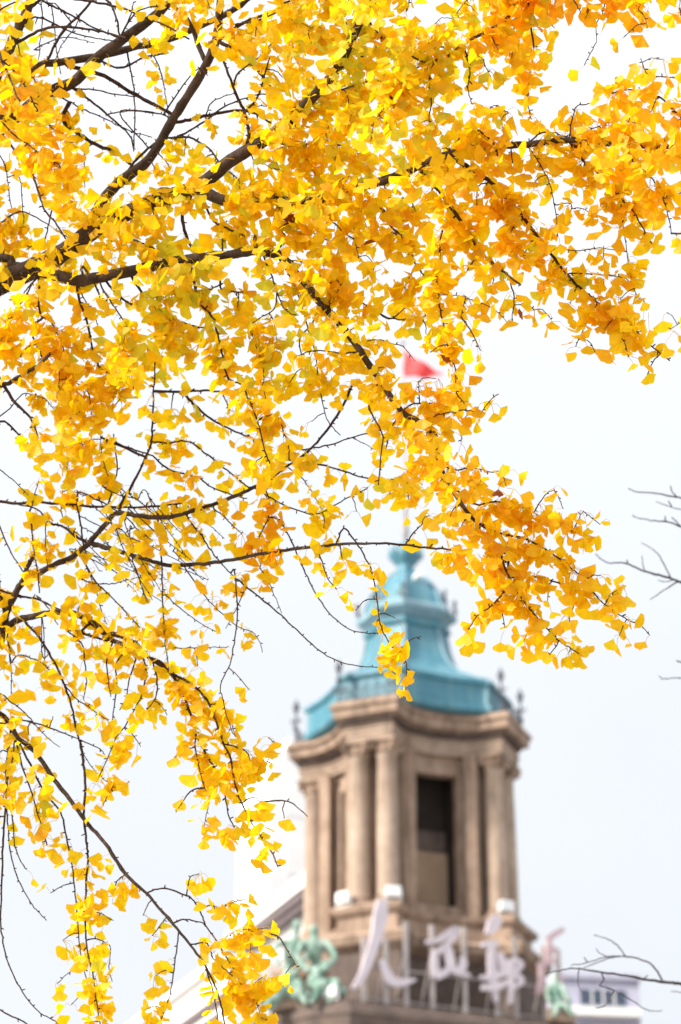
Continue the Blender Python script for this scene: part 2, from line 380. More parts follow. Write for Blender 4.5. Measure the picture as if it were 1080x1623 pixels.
for kk in range(4):
    ph = TH + 90 * kk
    for s in (-1, 1):
        pts = []
        for y, k in rows[7:15]:
            q = TC + nrm(ph) * 3.30 * k + tan_(ph) * s * 2.23 * k / 2; pts.append((q[0], q[1], za(y)))
        m.tube(pts, .045, 6)
        pts = []
        for y, k in [(972, .415), (958, .39), (945, .35), (933, .295), (924, .23), (917, .165)]:
            q = TC + nrm(ph) * 3.30 * k + tan_(ph) * s * 2.23 * k / 2; pts.append((q[0], q[1], za(y)))
        m.tube(pts, .035, 6)
m.build('dome_ribs', M['copper_edge'], dome, True)
# wrought iron torches and scroll railings on the cornice and on the dome lip
def scroll(m, c, u, z, r, turns=1.6, s=1, rad=.016):
    pts = []
    for i in range(26):
        a = i / 25 * turns * 2 * math.pi; q = r * (1 - .75 * i / 25)
        pts.append((c[0] + u[0] * s * q * math.cos(a), c[1] + u[1] * s * q * math.cos(a), z + q * math.sin(a)))
    m.tube(pts, rad, 5)
for kk in range(4):
    ph = TH + 90 * kk; n, t = nrm(ph), tan_(ph)
    for s in (-1, 1):
        p = TC + n * 3.62 + t * s * .98; m = MB(); zt = z_ct + .03
        m.lathe((p[0], p[1]), [(zt, .07), (zt + .1, .05), (zt + .5, .03), (zt + 1.0, .028), (zt + 1.06, .07), (zt + 1.12, .03), (zt + 1.16, .1), (zt + 1.3, .12), (zt + 1.42, .06), (zt + 1.55, .01)], 8)
        for sg in (-1, 1):
            scroll(m, p + t * sg * .13, t, zt + .45, .12, s=sg); scroll(m, p + n * sg * .11, n, zt + .75, .09, s=sg)
        m.build('iron_torch', M['iron'], bld, True)
    m = MB(); zt = z_ct + .03                # railing between the pair
    for j in range(5):
        c = TC + n * 3.66 + t * (-.72 + .36 * j)
        scroll(m, c, t, zt + .22, .16, s=1 if j % 2 else -1, rad=.018); scroll(m, c, t, zt + .50, .11, s=-1 if j % 2 else 1, rad=.014)
    a, b = TC + n * 3.66 - t * .95, TC + n * 3.66 + t * .95
    m.tube([(*a, zt + .06), (*b, zt + .06)], .018, 5); m.tube([(*a, zt + .40), (*b, zt + .40)], .015, 5)
    m.build('iron_railing', M['iron'], bld, True)
    for s in (-1, 1):
        p = TC + n * 1.58 + t * s * .48; zt = za(977); m = MB()
        m.lathe((p[0], p[1]), [(zt - .1, .04), (zt + .3, .025), (zt + .36, .06), (zt + .44, .07), (zt + .55, .01)], 8)
        scroll(m, p + t * s * .1, t, zt + .14, .12, s=s); scroll(m, p - t * s * .1, t, zt + .14, .12, s=-s)
        m.build('lip_finial', M['iron'], dome, True)
# main block below: a rounded corner, the street front to the right and the side front to the left
UR, NR = tan_(TH + 45), nrm(TH + 45)      # along the right front, and its normal
UL, NL = tan_(TH - 45), nrm(TH - 45)
Pn = at_Y(555, 1583, TY - 6.4)[:2]
def block_outline(d=0):
    c = [Pn + UR * 46 - NR * d]
    c.append(Pn + UR * 7.6 - NR * d); c.append(Pn - NR * d - NL * 0)
    for dx, dy in [(-1.1, .42), (-2.1, 1.25), (-2.8, 2.25), (-3.4, 3.4)]:
        v = np.array([dx, dy]); c.append(Pn + v + np.array([d * (.45 - dx * -.1), d * .8]))
    c.append(Pn + np.array([-3.4, 3.4]) - UL * 30 * np.array([1, 1]) - NL * d)
    c.append(c[0] - NR * 34 - 0 * UR)
    return c
def bring(z, d): return [(p[0], p[1], z) for p in reversed(block_outline(d))]
m = MB(); m.loft([bring(zroof - 1.5, .55), bring(zroof - 1.3, .3), bring(zroof - .85, .22), bring(zroof - .8, .02), bring(zroof - .45, 0), bring(zroof - .4, -.06), bring(zroof - .2, -.02), bring(zroof - .12, .1), bring(zroof, .12), bring(zroof + .01, 1.0)])
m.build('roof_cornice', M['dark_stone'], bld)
m = MB(); m.loft([bring(0, .62), bring(zroof - 1.49, .62)])
fw = m.build('facade', M['stone'], bld)
for i in range(9):                        # upper storey windows of the street front
    c = Pn + UR * (2.4 + 4.6 * i) - NR * .60
    for zc in (zroof - 4.6, zroof - 10.2):
        m = MB(); w2 = 1.1
        m.box((*c, zc), (*UR * w2, 0), (*NR * .06, 0), (0, 0, 1.7)); wo_ = m.build('window', M['glass'], bld)
        m = MB()
        for sx in (-1, 1): 
            q = c + UR * sx * (w2 + .14) + NR * .08; m.box((*q, zc), (*UR * .15, 0), (*NR * .12, 0), (0, 0, 1.95))
            q = c + UR * sx * .37 + NR * .08; m.box((*q, zc), (*UR * .04, 0), (*NR * .03, 0), (0, 0, 1.7))
        for sz in (-1, 1): 
            q = c + NR * .085; m.box((*q, zc + sz * 1.83), (*UR * (w2 - .01), 0), (*NR * .12, 0), (0, 0, .13))
        m.build('frame', M['stone_trim'], wo_)

# ------------------------------------------------------------------ flagpole and flag
fp = empty('flagpole', (TC[0], TC[1], za(812)), 'tall thin pale flagpole rising from the spire on the dome', 'flagpole')
m = MB(); m.lathe((TC[0], TC[1]), [(za(815), .055), (za(700), .045), (za(548), .032)], 10); m.build('pole', M['post'], fp, True)
m = MB(); m.lathe((TC[0], TC[1]), [(za(548), .02), (za(546), .07), (za(543), .08), (za(540), .05), (za(538), .01)], 10); m.build('ball', M['spire'], fp, True)
V, Fc = [], []; nu, nv = 22, 12
zt, zb_ = za(550), za(597)
for i in range(nu + 1):
    u = i / nu
    for j in range(nv + 1):
        v = j / nv
        top = zt - .90 * (zt - zb_) * u ** .72 - .06; bot = zb_ - .16 * u - .10 * math.sin(u * 5) * u - .14 * max(0, u - .7) / .3
        wv = .16 * math.sin(u * 9 + v * 2.5) * u ** .6
        V.append((TC[0] + .05 + 1.33 * u + .02 * math.sin(v * 6 + u * 8), TC[1] + wv - .25 * u, top * (1 - v) + bot * v))
for i in range(nu):
    for j in range(nv):
        a = i * (nv + 1) + j; Fc.append((a, a + nv + 1, a + nv + 2, a + 1))
me = bpy.data.meshes.new('flag'); me.from_pydata(V, [], Fc); fo = link('flag', me, M['flag'], None, True)
sm = fo.modifiers.new('thick', 'SOLIDIFY'); sm.thickness = .012
tag(fo, 'red flag blowing right from the pole above the dome', 'flag')

# ------------------------------------------------------------------ rooftop lettering
SP = Pn - NR * .75                        # plane of the lettering
def on_sign(x, y, dz=0):
    d = ray(x, y); n3 = np.array([NR[0], NR[1], 0]); P0 = np.array([SP[0], SP[1], 0]) + n3 * dz
    return CAM + d * (((P0 - CAM) @ n3) / (d @ n3))
N3 = np.array([NR[0], NR[1], 0])
def catmull(p, sub=5):
    p = np.asarray(p, float)
    if len(p) < 3:
        return np.array([p[0] + (p[-1] - p[0]) * i / sub for i in range(sub + 1)])
    q = np.vstack([2 * p[0] - p[1], p, 2 * p[-1] - p[-2]]); o = []
    for i in range(1, len(q) - 2):
        for s in range(sub):
            t = s / sub; a, b, c, d = q[i - 1], q[i], q[i + 1], q[i + 2]
            o.append(.5 * ((2 * b) + (c - a) * t + (2 * a - 5 * b + 4 * c - d) * t * t + (3 * b - a - 3 * c + d) * t ** 3))
    o.append(p[-1]); return np.array(o)
def stroke(m, pts, i):
    c = catmull([(x, y, w) for x, y, w in pts], 6)
    xy, w = c[:, :2], np.maximum(c[:, 2], 1.2)
    t = np.gradient(xy, axis=0); t /= np.linalg.norm(t, axis=1)[:, None]; n = np.stack([-t[:, 1], t[:, 0]], 1)
    L_, R_ = xy + n * w[:, None] / 2, xy - n * w[:, None] / 2
    rings = []
    for a, b in zip(L_, R_):
        pa, pb = on_sign(*a), on_sign(*b); e = .007 * i
        rings.append([pa + N3 * (.07 + e), pb + N3 * (.07 + e), pb - N3 * (.07 - e), pa - N3 * (.07 - e)])
    m.loft(rings)
CH = [
 [[(606, 1427, 14), (603, 1450, 21), (598, 1480, 18), (588, 1512, 15), (575, 1545, 12), (560, 1568, 6)], [(604, 1521, 7), (612, 1541, 12), (622, 1556, 15), (638, 1558, 12), (658, 1553, 4)]],
 [[(676, 1493, 5), (692, 1491, 9), (708, 1482, 12), (722, 1473, 10), (718, 1486, 10), (706, 1500, 8)], [(690, 1505, 8), (689, 1528, 11), (691, 1548, 12)], [(690, 1549, 11), (703, 1543, 12), (712, 1535, 10)], [(694, 1510, 8), (706, 1503, 13), (712, 1520, 14), (716, 1535, 12), (728, 1543, 9), (744, 1547, 4)], [(732, 1517, 8), (733, 1530, 12), (726, 1542, 8)]],
 [[(788, 1452, 12), (783, 1465, 21), (773, 1481, 9)], [(764, 1497, 6), (775, 1498, 13), (790, 1496, 5)], [(778, 1500, 9), (779, 1530, 13), (782, 1560, 12), (786, 1588, 6)], [(790, 1510, 8), (797, 1530, 14), (803, 1548, 10)], [(760, 1550, 6), (780, 1549, 12), (806, 1540, 8)], [(762, 1566, 9), (785, 1565, 12), (806, 1556, 8)], [(812, 1522, 9), (824, 1530, 10), (815, 1543, 9), (825, 1556, 10), (812, 1567, 6)], [(809, 1520, 9), (809, 1550, 9), (808, 1592, 5)]],
 [[(866, 1487, 4), (876, 1483, 10), (893, 1473, 8)], [(872, 1487, 5), (869, 1505, 9), (870, 1528, 9)], [(880, 1503, 9), (871, 1514, 8)], [(852, 1530, 5), (866, 1527, 9), (884, 1522, 5)], [(857, 1532, 7), (857, 1552, 9), (853, 1572, 7)], [(848, 1574, 6), (864, 1568, 11), (880, 1557, 8)], [(888, 1550, 8), (882, 1566, 12), (868, 1586, 7)], [(872, 1562, 6), (884, 1580, 11), (898, 1594, 5)]],
]
so_ = on_sign(720, 1590); zr = zroof + .012
sg = empty('rooftop_sign', (so_[0], so_[1], zr), 'four pale brush written characters on posts along the roof edge', 'sign')
for ci, c in enumerate(CH):
    m = MB()
    for i, s in enumerate(c): stroke(m, s, i)
    m.build('character', M['sign'] if ci < 3 else M['sign_red'], sg)
for x, y0 in [(577, 1485), (612, 1487), (643, 1461), (684, 1466), (735, 1470), (785, 1490), (815, 1485), (860, 1500), (884, 1505)]:
    p = on_sign(x, y0, -.16); m = MB(); m.box((p[0], p[1], (zr + p[2]) / 2), (*UR * .065, 0), (*NR * .05, 0), (0, 0, (p[2] - zr) / 2)); m.build('post', M['post'], sg)
    q = p - N3 * 1.1; m = MB(); m.tube([p * [1, 1, 0] + [0, 0, (p[2] * .7 + zr * .3)] - N3 * .04, q * [1, 1, 0] + [0, 0, zr]], .03, 6); m.build('brace', M['post'], sg)
for zz in (.35, 1.3):
    a, b = on_sign(570, 1560, -.24), on_sign(890, 1560, -.24); m = MB(); m.tube([(a[0], a[1], zr + zz), (b[0], b[1], zr + zz)], .03, 6); m.build('rail', M['post'], sg)

# ------------------------------------------------------------------ floodlights
def floodlight(x, y, Y, label, zbase, sz=1.0, yaw=0):
    p = at_Y(x, y, Y); e = empty('floodlight', (p[0], p[1], zbase), label, 'floodlight', 'white floodlights on the ledges')
    f = np.array([math.sin(R(yaw)), -math.cos(R(yaw)), 0]); r = np.array([math.cos(R(yaw)), math.sin(R(yaw)), 0]); u = np.array([0, 0, 1.])
    m = MB(); c = np.array([p[0], p[1], zbase + .30 * sz])
    for t_, s_ in ((.0, 1.0), ):
        m.loft([[c + f * d + r * a * w + u * b * h for a, b in ((-1, -1), (1, -1), (1, 1), (-1, 1))] for d, w, h in ((-.16 * sz, .12 * sz, .08 * sz), (-.1 * sz, .17 * sz, .12 * sz), (.08 * sz, .21 * sz, .15 * sz), (.1 * sz, .21 * sz, .15 * sz))])
    m.build('housing', M['white_case'], e, bevel=.015)
    m = MB(); m.box(c + f * .106 * sz, r * .18 * sz, f * .006, u * .12 * sz); m.build('lens', M['lens'], e)
    m = MB()
    for a in (-1, 1): m.box(c + r * a * .235 * sz - u * .10 * sz, r * .012, f * .03, u * .14 * sz)
    m.box((p[0], p[1], zbase + .07 * sz), r * .235 * sz, f * .03, u * .012); m.box((p[0], p[1], zbase + .03 * sz), r * .04, f * .04, u * .03 * sz)
    m.build('bracket', M['white_case'], e)
zl = z_led + .012
floodlight(545, 1431, TY - 3.05, 'white floodlight on the ledge by the left of the paired front columns', zl, 1.15, -40)
floodlight(623, 1421, TY - 3.65, 'white floodlight on the ledge below the right front column above the first character', zl, 1.15, 10)
floodlight(803, 1452, TY - 2.15, 'white floodlight at the foot of the right hand tower column', zl, 1.15, 25)
floodlight(525, 1588, TY - 6.0, 'white floodlight on the roof edge right of the green statues', zroof + .012, 1.0, -30)
floodlight(455, 1600, TY - 5.0, 'white floodlight on the roof edge below the left green statue', zroof + .012, 1.0, -40)

# ------------------------------------------------------------------ statues
def skin_figure(name, joints, edges, parent, mat_):
    me = bpy.data.meshes.new(name); me.from_pydata([j[0] for j in joints], edges, [])
    o = link(name, me, mat_, parent)
    md = o.modifiers.new('skin', 'SKIN'); md.use_smooth_shade = True
    for i, j in enumerate(joints):
        me.skin_vertices[0].data[i].radius = (j[1], j[1])
    me.skin_vertices[0].data[0].use_root = True
    s = o.modifiers.new('sub', 'SUBSURF'); s.levels = 2; s.render_levels = 2
    return o
def sfig(pts, edges, Y, parent, mat_, name='figure'):
    J = []
    for x, y, dY, rpx in pts:
        J.append((tuple(at_Y(x, y, Y + dY)), rpx * PXM * Y / TY))
    return skin_figure(name, J, edges, parent, mat_)
def drape(pts, Y, parent, rpx, name='drapery'):
    c = catmull([(x, y, dY, r) for (x, y, dY), r in zip(pts, rpx)], 6); m = MB()
    P = np.array([at_Y(x, y, Y + d) for x, y, d, _ in c]); rr = c[:, 3] * PXM
    m.tube(P, rr * (1 + .18 * np.sin(np.arange(len(c)) * 1.7)), 12); return m.build(name, M['bronze'], parent, True)
SY = TY - 5.1
def statue_base(e, pts, y, Y):
    p = [at_Y(x, y, Y + d) for x, d in pts]; zz = zroof + .012
    m = MB(); m.loft([[(q[0], q[1], zz) for q in p], [(q[0], q[1], zz + .32) for q in p], [(c[0] * .93 + (p[0][0] + p[2][0]) / 2 * .07, c[1] * .93 + (p[0][1] + p[2][1]) / 2 * .07, zz + .38) for c in p]])
    m.build('base', M['stone_trim'], e, bevel=.04)
bp_ = at_Y(485, 1590, SY); se = empty('statue_group', (bp_[0], bp_[1], zroof + .012), 'pale green bronze group of two seated figures on the left roof corner', 'statue')
statue_base(se, [(428, -.2), (548, -.7), (552, .7), (432, 1.0)], 1590, SY)
# pelvis, belly, chest, neck, head, (shoulder, elbow, hand) x2, (hip, knee, ankle, toe) x2
E = [(0, 1), (1, 2), (2, 3), (3, 4), (4, 5), (2, 6), (6, 7), (7, 8), (2, 9), (9, 10), (10, 11), (0, 12), (12, 13), (13, 14), (14, 15), (0, 16), (16, 17), (17, 18), (18, 19)]
sfig([(502, 1557, .1, 13), (501, 1533, .3, 8.5), (499, 1503, .1, 12), (498, 1486, 0, 5.5), (498, 1475, -.03, 8), (497, 1466, -.06, 9),
      (480, 1494, .0, 6), (470, 1517, -.25, 5), (491, 1541, -.75, 4.5), (519, 1494, 0, 6), (533, 1517, -.25, 5), (509, 1541, -.75, 4.5),
      (511, 1561, -.2, 10), (536, 1556, -.75, 8), (529, 1580, -.85, 5), (521, 1589, -1.05, 4), (493, 1562, -.2, 10), (508, 1562, -.95, 8), (500, 1582, -1.0, 5), (493, 1590, -1.2, 4)], E, SY, se, M['bronze'])
sfig([(454, 1561, .2, 12), (459, 1538, .35, 8.5), (464, 1507, .2, 11.5), (469, 1479, .1, 5), (471, 1466, .05, 7.5), (472, 1457, .0, 8.5),
      (449, 1492, .15, 5.5), (433, 1505, -.15, 4.8), (443, 1527, -.55, 4.2), (480, 1492, .15, 5.5), (489, 1512, .0, 4.8), (473, 1536, -.4, 4.2),
      (446, 1565, 0, 9), (432, 1557, -.6, 7.5), (429, 1585, -.65, 4.8), (421, 1597, -.85, 3.8), (463, 1566, 0, 9), (474, 1556, -.7, 7.5), (480, 1582, -.7, 4.8), (486, 1591, -.9, 3.8)], E, SY, se, M['bronze'])
drape([(520, 1528, -.2), (500, 1548, -.55), (512, 1566, -.75), (538, 1572, -.6), (540, 1586, -.5)], SY, se, [6, 10, 13, 10, 6])
drape([(470, 1540, -.2), (452, 1560, -.35), (435, 1582, -.5), (424, 1600, -.5)], SY, se, [6, 9, 10, 7])
drape([(440, 1560, 0), (465, 1572, -.4), (492, 1580, -.6)], SY, se, [8, 10, 7])
s2 = TY - 3.6; bp_ = at_Y(893, 1604, s2); se2 = empty('statue_group', (bp_[0], bp_[1], zroof + .012), 'pale green bronze reclining figure at the right end of the lettering', 'statue')
statue_base(se2, [(868, -.4), (912, -.1), (912, .9), (868, .6)], 1608, s2)
sfig([(884, 1594, 0, 9), (882, 1582, 0, 9), (880, 1566, 0, 10), (880, 1556, 0, 5), (880, 1550, 0, 6), (880, 1543, 0, 6),
      (871, 1562, 0, 5), (868, 1578, -.2, 4), (874, 1590, -.3, 3.5), (890, 1562, 0, 5), (897, 1578, -.2, 4), (905, 1590, -.3, 3.5),
      (888, 1597, -.1, 7), (900, 1594, -.4, 6), (905, 1606, -.4, 4), (911, 1609, -.5, 3), (880, 1597, -.1, 7), (884, 1594, -.5, 6), (880, 1607, -.5, 4), (877, 1610, -.6, 3)], E, s2, se2, M['bronze'])

# ------------------------------------------------------------------ the buildings around
def slab(m, o, u, n, l, d, z0_, z1):
    c = o + u * l / 2 - n * d / 2; m.box((c[0], c[1], (z0_ + z1) / 2), (*u * l / 2, 0), (*n * d / 2, 0), (0, 0, (z1 - z0_) / 2))
# wing with the dark eave, running back from the tower along its left side
D2 = -UL                                   # direction away from the camera along the left front
o3 = at_Y(497, 1396, 86.0); o2 = o3[:2]; ze = o3[2]
wb = empty('white_wing', (o2[0], o2[1], 0), 'white building with a projecting dark eave and grey ribbed top storey left of the tower', 'building')
def along(m, s0, s1, outn, depth, za_, zb2):
    c = o2 + D2 * (s0 + s1) / 2 + NL * (outn - depth / 2); m.box((*c, (za_ + zb2) / 2), (*D2 * (s1 - s0) / 2, 0), (*NL * depth / 2, 0), (0, 0, (zb2 - za_) / 2))
m = MB(); along(m, -4, 9, 0, 4, ze - .35, ze); along(m, -4, 8.9, -.12, 4, ze - .6, ze - .351); m.build('eave', M['eave'], wb)
m = MB(); along(m, -4, 9.15, .10, 4.2, ze + .001, ze + .55); m.build('roof', M['white_plain'], wb)
m = MB(); along(m, -4, 8.5, -.5, 3.4, ze - 3.3, ze - .601); tw = m.build('top_storey', M['grey_wall'], wb)
for i in range(5):
    m = MB(); along(m, -2 + 2.1 * i, -.9 + 2.1 * i, -.47, .1, ze - 2.5, ze - 1.5); m.build('window', M['lens'], tw)
m = MB(); along(m, -4, 8.6, -.1, 4, ze - 5.4, ze - 3.301); m.build('parapet', M['white_plain'], wb)
m = MB(); along(m, -4, 8.9, .35, 4.5, ze - 5.9, ze - 5.401); m.build('cornice', M['eave'], wb)
m = MB(); along(m, -4, 8.5, -.05, 4, 0, ze - 5.901); lw = m.build('wall', M['white_plain'], wb)
for i in range(4):
    for j in range(3):
        m = MB(); along(m, -2 + 2.5 * i, -.6 + 2.5 * i, -.02, .1, ze - 8.8 - 3.4 * j, ze - 7 - 3.4 * j); m.build('window', M['glass'], lw)
# pale tall block behind
o3 = at_Y(428, 1186, 128.0); o2 = o3[:2]; ze = o3[2]
hb = empty('office_block', (o2[0], o2[1], 0), 'pale white tall block with faint horizontal cladding lines behind the tower', 'building')
m = MB(); slab(m, o2, UR, NR, 7, 5, 0, ze); m.build('wall', M['white_wall'], hb)
m = MB(); slab(m, o2 + UR * 1.5 - NR * 1, UR, NR, 5, 3.5, ze + .001, ze + 1.2); m.build('roof', M['white_plain'], hb)
for i in range(2):
    for j in range(7):
        c = o2 + UR * (1.9 + 3.1 * i) + NR * .01; m = MB(); m.box((*c, ze - 3 - 3.4 * j), (*UR * .9, 0), (*NR * .03, 0), (0, 0, .8)); m.build('window', M['white_plain'], hb)
# low house at the lower left
o3 = at_Y(318, 1556, 92.0); o2 = o3[:2]; ze = o3[2]
lh = empty('low_house', (o2[0], o2[1], 0), 'white low house with brown trims behind the hanging lower left leaves', 'building')
m = MB(); along(m, -3, 9, 0, 4, 0, ze); lhw = m.build('wall', M['white_plain'], lh)
m = MB(); along(m, -3.3, 9.3, .3, 4.6, ze + .001, ze + .3); m.build('roof', M['white_plain'], lh)
m = MB(); along(m, -3.1, 9.1, .12, 4.2, ze - 1.5, ze - 1.15); m.build('band', M['eave'], lh)
for i in range(2, 5):
    m = MB(); along(m, -8 + 3 * i, -6.2 + 3 * i, .06, .1, ze - 4.2, ze - 1.9); wq = m.build('window', M['glass'], lhw)
    m = MB(); along(m, -8.2 + 3 * i, -8.0 + 3 * i, .12, .2, ze - 4.3, ze - 1.8); along(m, -6.2 + 3 * i, -6.0 + 3 * i, .12, .2, ze - 4.3, ze - 1.8); along(m, -8.0 + 3 * i, -6.2 + 3 * i, .115, .2, ze - 1.9, ze - 1.8); m.build('frame', M['eave'], wq)
# apartment house at the lower right
o3 = at_Y(880, 1541, 104.0); o2 = o3[:2]; ze = o3[2]
ab = empty('apartment_house', (o2[0], o2[1], 0), 'lilac grey apartment house with dark windows at the lower right', 'building')
U1, N1 = tan_(8), nrm(8)
m = MB(); slab(m, o2, U1, N1, 3.75, 8, 0, ze - .25); abw = m.build('wall', M['lilac_wall'], ab)
m = MB(); slab(m, o2 - U1 * .1 + N1 * .15, U1, N1, 3.95, 8.3, ze - .249, ze); m.build('roof', M['lilac_wall'], ab)
for j in range(5):
    zc = ze - 1.05 - 2.0 * j
    m = MB(); c = o2 + U1 * 2.1 + N1 * .02; m.box((*c, zc), (*U1 * 1.0, 0), (*N1 * .04, 0), (0, 0, .32)); wq = m.build('window', M['glass'], abw)
    m = MB(); c2 = o2 + U1 * 2.1 + N1 * .3; m.box((*c2, zc - .75), (*U1 * 1.5, 0), (*N1 * .28, 0), (0, 0, .18)); m.build('balcony', M['white_plain'], abw)
    m = MB()
    for s in (-.5, 0, .5):
        c3 = o2 + U1 * (2.1 + s) + N1 * .075; m.box((*c3, zc), (*U1 * .025, 0), (*N1 * .02, 0), (0, 0, .32))
    m.build('frame', M['white_plain'], wq)

#@@TREES@@
# ------------------------------------------------------------------ the trees
CAP = 90000
S_xy = np.zeros((CAP, 2)); S_D = np.zeros(CAP); S_l = np.zeros(CAP, int); S_r = np.zeros(CAP); S_n = 0
S_ok = np.zeros(CAP, bool); S_f = np.full(CAP, -1)
TW = []                                    # twig pieces: (limb, mesh)
AUTO = {}
def store(xy, D, limb, w, leafy=True, fid=-1):
    global S_n
    n = len(xy); S_xy[S_n:S_n + n] = xy; S_D[S_n:S_n + n] = D; S_l[S_n:S_n + n] = limb; S_r[S_n:S_n + n] = w; S_ok[S_n:S_n + n] = leafy; S_f[S_n:S_n + n] = fid; S_n += n
NL_ = 11
wood = [MB() for _ in range(NL_)]          # thick wood per limb
def unproj(xy, D): return np.array([at_depth(x, y, d) for (x, y), d in zip(xy, D)])
def spur(mb, p, tdir, size=1.0):
    a = rng.normal(size=3); a -= (a @ tdir) * tdir; a /= np.linalg.norm(a) + 1e-9
    d = a + tdir * rng.uniform(.1, .7); d /= np.linalg.norm(d)
    L = rng.uniform(.005, .012) * size; r = rng.uniform(.0014, .0020) * size
    mb.tube([p, p + d * L * .55, p + d * L], [r * .85, r * 1.1, r * .75], 5)
def branch(limb, pts, w0, w1, D=None, D1=None, leafy=True, spurs=True, sub=5, wob=.9, parent=None, auto=False):
    """a piece of wood through the given points; D and D1 are its distances from the camera; D None grows it out of the nearest wood"""
    pts = np.asarray(pts, float)
    if D is None:
        k = np.nonzero(S_l[:S_n] == limb)[0] if (S_l[:S_n] == limb).any() else np.arange(S_n)
        d2 = ((S_xy[k] - pts[0]) ** 2).sum(1); j = k[d2.argmin()]; d = math.sqrt(d2.min())
        D = S_D[j]; parent = S_f[j]
        if d > 4:
            pts = np.vstack([S_xy[j], pts])
        else: pts[0] = S_xy[j]
    if w0 < 5: w0, w1 = w0 * 1.05, w1 * 1.05
    if D1 is None: D1 = D + rng.uniform(-.22, .22)
    c = catmull(pts, sub)
    seg = np.r_[0, np.cumsum(np.linalg.norm(np.diff(c, axis=0), axis=1))]; u = seg / seg[-1]
    c[1:-1] += rng.normal(scale=wob * .5, size=c[1:-1].shape)
    Ds = D + (D1 - D) * u ** 1.2 + .03 * np.sin(u * 9 + rng.uniform(0, 6)) * u
    w = w0 + (w1 - w0) * u
    P = unproj(c, Ds); rad = w / 2 / FPX * Ds * (1 + rng.normal(scale=.05, size=len(w)))
    if w0 > 7.5: mb = wood[limb]; fid = -1; fm = None
    else:
        fid = -1 if parent is None else parent
        if fid < 0 and auto:
            if limb not in AUTO: AUTO[limb] = len(TW); TW.append((limb, MB(), True))
            fid = AUTO[limb]
        elif fid < 0: fid = len(TW); TW.append((limb, MB(), False))
        mb = TW[fid][1]
    sp_mb = mb
    mb.tube(P, rad, 10 if w0 > 10 else 7 if w0 > 5 else 5)
    # dense samples for attaching leaves
    m = max(3, int(seg[-1] / 6)); uu = np.linspace(0, 1, m)
    store(np.stack([np.interp(uu, u, c[:, 0]), np.interp(uu, u, c[:, 1])], 1), np.interp(uu, u, Ds), limb, w0 + (w1 - w0) * uu, leafy, fid)
    if spurs and w0 < 11:
        s = rng.uniform(4, 12)
        T = np.gradient(P, axis=0)
        while s < seg[-1]:
            q = s / seg[-1]; p = np.array([np.interp(q, u, P[:, k]) for k in range(3)]); t = np.array([np.interp(q, u, T[:, k]) for k in range(3)]); t /= np.linalg.norm(t)
            spur(sp_mb, p, t, .8 + .12 * min(w0, 5)); s += rng.uniform(10, 21)
    return c
# the trunk stands to the left of the view
TD = 8.4; TX = -470
tb = at_depth(TX, 900, TD); tx, ty = tb[0], tb[1]
tree = empty('ginkgo_tree', (tx, ty, .135), 'golden yellow ginkgo tree with long drooping branches of fan leaves', 'tree')
m = MB(); rings = []
for i in range(40):
    z = .1 + i * .27; f = max(0, 1 - i / 48); r0 = .24 * f + .02 + .12 * math.exp(-z * 2.2)
    cx, cy = tx + .05 * math.sin(z * .7), ty + .04 * math.cos(z * .9)
    rings.append([(cx + r0 * (1 + .06 * math.sin(5 * a + z) + .04 * math.sin(9 * a - z * 2)) * math.cos(a), cy + r0 * (1 + .06 * math.sin(5 * a + z)) * math.sin(a), z) for a in [2 * math.pi * k / 20 for k in range(20)]])
m.loft(rings); m.build('trunk', M['bark'], tree, True)

# --- limb 0: the thick limb from the left edge up to the top centre
branch(0, [(-470, 560), (-250, 500), (-10, 443), (45, 428), (100, 400), (155, 362), (230, 325), (312, 296), (365, 255), (420, 222), (478, 172), (528, 118), (556, 66), (583, 5), (590, -60)], 46, 11, 8.4, 7.4, spurs=False)
branch(0, [(60, 428), (22, 421), (-5, 408), (-200, 420), (-470, 470)], 14, 22, None, 8.4, spurs=False)
branch(0, [(573, 24), (590, 40), (602, 56), (615, 75)], 4, 3)
branch(0, [(562, 62), (552, 40), (530, 24), (508, 8)], 4, 2)
branch(0, [(540, 95), (562, 75), (572, 88), (580, 98)], 4, 2.5)
branch(0, [(585, -20), (520, -40), (440, -30), (400, -50)], 8, 4)
branch(0, [(478, 172), (500, 150), (535, 145), (580, 130), (620, 128)], 4, 2)
branch(0, [(420, 222), (470, 230), (520, 225), (560, 240)], 4.5, 2)
branch(0, [(312, 296), (335, 345), (360, 362), (390, 375)], 4.5, 2.5)
branch(0, [(385, 240), (395, 215), (388, 180), (375, 150), (365, 125), (355, 98)], 6, 4)
branch(0, [(388, 180), (410, 150), (428, 90)], 4, 2)
branch(0, [(155, 362), (190, 372), (225, 385), (250, 396)], 4.5, 2)
branch(0, [(312, 296), (290, 335), (295, 370), (305, 395), (312, 408)], 6, 5)
branch(0, [(230, 325), (252, 300), (285, 300), (330, 302)], 4, 2)
# --- limb 1: up to the top at x 350
branch(1, [(-470, 640), (-220, 560), (20, 450), (105, 398), (148, 345), (165, 315), (192, 287), (237, 252), (268, 200), (292, 160), (322, 112), (343, 62), (349, 5), (352, -70)], 27, 12, 8.4, 7.9, spurs=False)
branch(1, [(350, 68), (385, 84), (412, 116), (430, 140)], 7, 5)
branch(1, [(322, 90), (300, 35), (275, 8), (262, -25)], 8, 6)
branch(1, [(340, 68), (380, 40), (415, 25), (455, 10), (500, -12)], 6, 4)
branch(1, [(376, 38), (410, 32), (452, 14)], 4, 2)
branch(1, [(270, 197), (300, 190), (330, 183), (365, 176), (400, 178), (430, 195)], 6, 3.5)
branch(1, [(205, 268), (230, 240), (255, 222), (285, 215), (325, 192), (355, 170), (400, 152), (436, 150)], 4.5, 2)
branch(1, [(325, 180), (335, 163), (355, 153), (372, 148)], 2.5, 1.5)
